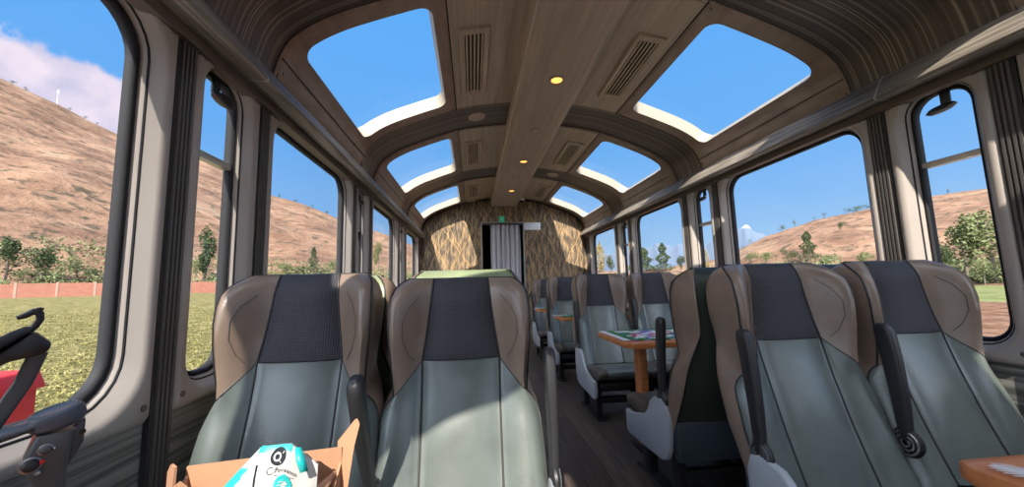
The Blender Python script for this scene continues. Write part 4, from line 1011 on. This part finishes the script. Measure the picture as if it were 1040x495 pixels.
TREES = [
(-66.0, 58.9, 3.26, 6.7, 2.2, 'dark', 'dark leafy tree at the brick wall, seen through the nearest left window'),
(-63.9, 61.1, 3.1, 6.4, 3.2, 'dark', 'broad bushy tree behind the brick wall beside the leaning pole'),
(-61.4, 61.5, 2.39, 4.3, 2.1, 'olive', 'olive bush spilling over the top of the brick wall'),
(-62.2, 64.2, 3.32, 4.2, 2.2, 'olive', 'pale olive tree behind the brick wall near the window edge'),
(-60.8, 64.8, 3.05, 2.3, 1.7, 'dark', 'small dark shrub behind the brick wall close to the black window seal'),
(-64.6, 59.6, 2.97, 2.5, 1.6, 'olive', 'low olive shrub between two taller trees behind the brick wall'),
(-50.5, 74.3, 3.22, 10.5, 2.9, 'dark', 'tall dark tree filling the narrow left window'),
(-50.7, 72.3, 2.73, 4.6, 1.6, 'olive', 'small olive tree at the edge of the narrow left window'),
(-37.1, 88.8, 4.44, 6.3, 2.6, 'conifer', 'pointed green conifer at the foot of the left hillside'),
(-42.0, 86.6, 4.51, 2.8, 3.0, 'olive', 'yellowish shrub left of the pointed conifer'),
(-33.2, 91.3, 4.44, 3.9, 3.0, 'olive', 'olive shrub right of the pointed conifer'),
(-39.4, 87.8, 4.5, 1.7, 2.3, 'dark', 'low dark shrub just left of the pointed conifer'),
(-26.9, 105.8, 5.57, 8.2, 2.1, 'olive', 'slim olive tree seen through the third large left window'),
(100.6, 283.5, 8.37, 24.4, 8.3, 'poplar', 'slim golden poplar in the farthest right window'),
(107.3, 277.8, 8.03, 15.4, 6.7, 'dark', 'dark tree next to the slim golden poplar'),
(76.0, 157.3, 4.63, 11.0, 8.1, 'conifer', 'left dark conifer of the pair in the middle right window'),
(82.0, 152.0, 4.33, 12.8, 7.0, 'conifer', 'taller right conifer of the pair in the middle right window'),
(77.3, 172.2, 5.08, 5.3, 6.3, 'olive', 'low yellow shrub left of the conifer pair'),
(81.1, 137.0, 3.79, 7.3, 3.5, 'dark', 'dark tree at the right edge of the middle right window'),
(82.3, 123.9, 3.3, 9.5, 3.7, 'poplar', 'golden poplar in the narrow window between large right windows'),
(84.2, 84.3, 4.65, 7.7, 4.1, 'conifer', 'green conifer on the slope in the large right window'),
(82.7, 88.5, 4.41, 4.1, 3.4, 'dark', 'rounded dark tree left of the green conifer on the slope'),
(80.2, 93.5, 4.78, 3.8, 3.9, 'olive', 'olive shrub at the left foot of the right hill'),
(86.5, 107.1, 5.17, 3.9, 4.1, 'olive', 'yellowish shrub by the left edge of the large right window'),
(81.6, 76.8, 3.29, 2.7, 4.3, 'olive', 'low pale shrub right of the green conifer on the slope'),
(90.0, 75.7, 3.6, 3.1, 3.5, 'olive', 'low olive shrub at the right edge of the large right window'),
(119.7, 107.0, 15.07, 3.9, 2.4, 'dark', 'dark bush halfway up the right hill'),
(67.9, 46.9, -0.82, 6.2, 2.3, 'dark', 'dark tree at the left edge of the narrow right window'),
(70.0, 45.6, -0.65, 9.3, 3.8, 'olive', 'large grey green tree in the middle of the narrow right window'),
(71.3, 43.6, -0.63, 11.3, 4.0, 'olive', 'tallest grey green tree in the narrow right window'),
(70.4, 41.1, -0.96, 7.7, 2.5, 'olive', 'grey green tree half hidden by the right edge of the narrow window'),
(69.5, 43.6, -0.88, 3.7, 2.4, 'olive', 'small bushy tree below the tallest trees in the narrow right window'),
(251.9, 212.6, 42.63, 5.8, 7.4, 'ridge', 'broad dark tree in the clump on top of the right hill'),
(248.8, 216.2, 41.85, 5.4, 4.3, 'ridge', 'smaller tree left of the broad clump on top of the right hill'),
(254.9, 208.9, 43.39, 4.2, 4.5, 'ridge', 'tree right of the broad clump on top of the right hill'),
(241.0, 224.9, 40.49, 6.0, 3.1, 'ridge', 'lone round tree on the right ridge left of the clump'),
(237.2, 228.8, 39.85, 3.3, 2.1, 'ridge', 'very small tree on the right ridge'),
(229.3, 236.8, 36.37, 6.8, 2.8, 'ridge', 'small lone tree halfway along the right ridge'),
(224.2, 241.6, 34.36, 5.5, 5.1, 'ridge', 'bushy tree low on the right ridge'),
(199.7, 244.4, 25.33, 5.0, 3.6, 'ridge', 'tree low on the right ridge by the window edge'),
(197.0, 249.2, 22.91, 3.7, 2.4, 'ridge', 'lowest small tree on the right ridge'),
(257.5, 205.7, 43.7, 3.2, 1.3, 'ridge', 'thin tree at the right end of the ridge in the large window'),
(275.5, 180.8, 46.69, 4.4, 1.5, 'ridge', 'small tree on the ridge in the narrow right window'),
(-249.5, 216.6, 117.52, 1.4, 2.9, 'ridge', 'small dark tree high on the left ridge near the picture edge'),
(-246.4, 220.1, 115.78, 2.4, 2.3, 'ridge', 'second small tree down the left ridge'),
(-235.5, 231.7, 110.04, 1.0, 2.2, 'ridge', 'small tree on the left ridge just past the white mast'),
(-231.1, 236.1, 107.01, 0.8, 2.3, 'ridge', 'small tree further down the left ridge past the mast'),
(-227.6, 239.5, 104.87, 0.8, 1.6, 'ridge', 'small tree on the left ridge close to the window seal'),
(-148.4, 295.0, 72.53, 3.7, 3.2, 'ridge', 'ridge tree at the left edge of the second large left window'),
(-138.0, 297.8, 69.76, 2.5, 3.3, 'ridge', 'ridge tree left of centre in the second large left window'),
(-127.5, 304.6, 66.28, 3.5, 2.7, 'ridge', 'ridge tree in the middle of the second large left window'),
(-116.8, 304.6, 61.44, 3.4, 3.5, 'ridge', 'ridge tree right of centre in the second large left window'),
]
for a in TREES: tree(*a)
# white mast on the left ridge, leaning utility pole, red box beside the track
mx_, my_ = -238.6, 228.1; mz = terrain(mx_, my_)
ms = thing('radio_mast', 'thin white mast standing on the left ridge under the cloud', 'mast', (mx_, my_, mz))
g = G(); g.tube([(0, 0, -1), (0, 0, 8.5)], .16, 6); g.build('mast_pole', M['mast'], ms); g = G(); g.tube([(-1.0, 0, 7.2), (1.0, 0, 7.2)], .10, 6); g.tube([(-.7, 0, 8.3), (.7, 0, 8.3)], .09, 6); g.build('mast_arms', M['mast'], ms)
px_, py_ = -66.5, 57.0; pz = terrain(px_, py_)
up = thing('utility_pole', 'leaning pale pole behind the brick wall at the left picture edge', 'pole', (px_, py_, pz)); g = G(); g.tube([(0, 0, -.5), (.5, .6, 5.2)], [.12, .09], 8); g.build('pole_shaft', M['pole'], up); g = G(); g.tube([(-.1, .5, 4.9), (1.1, .6, 4.9)], .05, 6); g.build('cross_arm', M['pole'], up)
rb = thing('red_cabinet', 'red steel cabinet beside the track, seen through the nearest left window', 'cabinet', (-3.34, 1.975, -1.25), math.radians(6))
g = G(); g.box(-.42, .42, -.36, .36, 0, 1.72); g.build('cabinet_body', M['red'], rb, .02)
g = G(); g.prism([(-.44, 1.70), (.44, 1.70), (.40, 1.80), (-.40, 1.80)], -.38, .38, 'y'); g.build('cabinet_lid', M['red'], rb, .01)
G().box(-.44, .44, -.38, .38, -.05, .12).build('cabinet_base', M['black'], rb, .01)
G().box(.36, .40, -.37, -.36, .9, 1.1).build('cabinet_latch', M['dial'], rb, .004)

# ------------------------------------------------------------------ sky, sun, camera
w = bpy.data.worlds.new('sky'); sc.world = w; w.use_nodes = True; nt = w.node_tree; bg = nt.nodes['Background']
tc = N(nt, 'ShaderNodeTexCoord'); sx = N(nt, 'ShaderNodeSeparateXYZ'); nt.links.new(tc.outputs['Generated'], sx.inputs[0])
sky = ramp(nt, sx.outputs['Z'], [(0.0, (.36, .52, .70)), (.08, (.33, .52, .74)), (.18, (.22, .44, .76)), (.34, (.135, .375, .76)), (.62, (.10, .35, .78)), (1.0, (.07, .30, .75))])
# cumulus bank over the left ridge, thin haze low on the right
dv = Vector((math.sin(math.radians(-53)), math.cos(math.radians(-53)), math.tan(math.radians(12)))).normalized()
vm = N(nt, 'ShaderNodeVectorMath', operation='DOT_PRODUCT'); nt.links.new(tc.outputs['Generated'], vm.inputs[0]); vm.inputs[1].default_value = dv
mr = N(nt, 'ShaderNodeMapRange'); mr.inputs['From Min'].default_value = .945; mr.inputs['From Max'].default_value = .99; nt.links.new(vm.outputs['Value'], mr.inputs['Value'])
no = N(nt, 'ShaderNodeTexNoise', Scale=9.0, Detail=7.0, Roughness=.55); nt.links.new(tc.outputs['Generated'], no.inputs['Vector'])
ad = N(nt, 'ShaderNodeMath', operation='MULTIPLY_ADD'); nt.links.new(no.outputs['Fac'], ad.inputs[0]); ad.inputs[1].default_value = .9; nt.links.new(mr.outputs[0], ad.inputs[2])
cm = N(nt, 'ShaderNodeMapRange'); cm.interpolation_type = 'SMOOTHSTEP'; cm.inputs['From Min'].default_value = .82; cm.inputs['From Max'].default_value = 1.02; nt.links.new(ad.outputs[0], cm.inputs['Value'])
zc = N(nt, 'ShaderNodeMapRange'); zc.interpolation_type = 'SMOOTHSTEP'; zc.inputs['From Min'].default_value = .415; zc.inputs['From Max'].default_value = .385
nz = N(nt, 'ShaderNodeMath', operation='MULTIPLY_ADD'); nt.links.new(no.outputs['Fac'], nz.inputs[0]); nz.inputs[1].default_value = -.26; a2 = N(nt, 'ShaderNodeMath', operation='ADD'); a2.inputs[1].default_value = .13
nt.links.new(sx.outputs['Z'], nz.inputs[2]); nt.links.new(nz.outputs[0], a2.inputs[0]); nt.links.new(a2.outputs[0], zc.inputs['Value'])
mlt = N(nt, 'ShaderNodeMath', operation='MULTIPLY'); nt.links.new(cm.outputs[0], mlt.inputs[0]); nt.links.new(zc.outputs[0], mlt.inputs[1])
mxc = N(nt, 'ShaderNodeMix', data_type='RGBA'); nt.links.new(mlt.outputs[0], mxc.inputs['Factor']); nt.links.new(sky, mxc.inputs['A']); 
cn2 = N(nt, 'ShaderNodeTexNoise', Scale=14.0, Detail=6.0); nt.links.new(tc.outputs['Generated'], cn2.inputs['Vector'])
nt.links.new(ramp(nt, cn2.outputs['Fac'], [(.36, (.52, .50, .66)), (.60, (.78, .67, .75))]), mxc.inputs['B'])
# unseen glow around the sun, added behind the camera to fill the interior
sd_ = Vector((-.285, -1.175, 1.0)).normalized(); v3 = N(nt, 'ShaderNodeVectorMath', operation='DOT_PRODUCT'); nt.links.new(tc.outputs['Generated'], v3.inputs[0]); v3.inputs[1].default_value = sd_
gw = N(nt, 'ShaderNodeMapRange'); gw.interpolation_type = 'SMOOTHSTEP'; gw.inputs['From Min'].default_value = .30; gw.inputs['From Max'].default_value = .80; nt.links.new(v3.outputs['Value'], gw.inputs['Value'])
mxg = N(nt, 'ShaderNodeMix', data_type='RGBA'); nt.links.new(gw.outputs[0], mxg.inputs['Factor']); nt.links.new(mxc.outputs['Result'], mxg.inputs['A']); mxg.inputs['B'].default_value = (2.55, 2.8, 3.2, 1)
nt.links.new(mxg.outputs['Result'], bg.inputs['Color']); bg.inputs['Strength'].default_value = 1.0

sun = bpy.data.lights.new('sun', 'SUN'); sun.energy = SUN; sun.color = (1.0, .90, .76); sun.angle = math.radians(.55)
so = bpy.data.objects.new('sun', sun); COL.objects.link(so); so.rotation_euler = Vector((.285, 1.175, -1.0)).to_track_quat('-Z', 'Y').to_euler(); so.location = (-6, -20, 20)

def build_cam():
    f, cx, cy = 372.0, 520.0, 247.5
    def ray(u, v): return Vector(((u - cx) / f, -(v - cy) / f, -1.0))
    Y = ray(480.5, 290).normalized(); Z = ray(430, -3079); Z = (Z - Y * Z.dot(Y)).normalized(); X = Y.cross(Z)
    R = Matrix((X, Y, Z))
    cam = bpy.data.cameras.new('camera'); cam.sensor_width = 36; cam.lens = 36 * f / 1040; cam.clip_start = .02; cam.clip_end = 6000
    o = bpy.data.objects.new('camera', cam); COL.objects.link(o); o.matrix_world = Matrix.Translation((-.555, 0, .95)) @ R.to_4x4(); sc.camera = o
build_cam()
sc.view_settings.view_transform = 'Standard'; sc.view_settings.look = 'None'; sc.view_settings.gamma = 1; sc.view_settings.exposure = EXPO
sc.view_settings.use_curve_mapping = False
sc.cycles.max_bounces = 14; sc.cycles.diffuse_bounces = 6; sc.cycles.glossy_bounces = 4; sc.cycles.transparent_max_bounces = 16; sc.cycles.sample_clamp_indirect = 8.0
sc.cycles.use_denoising = True
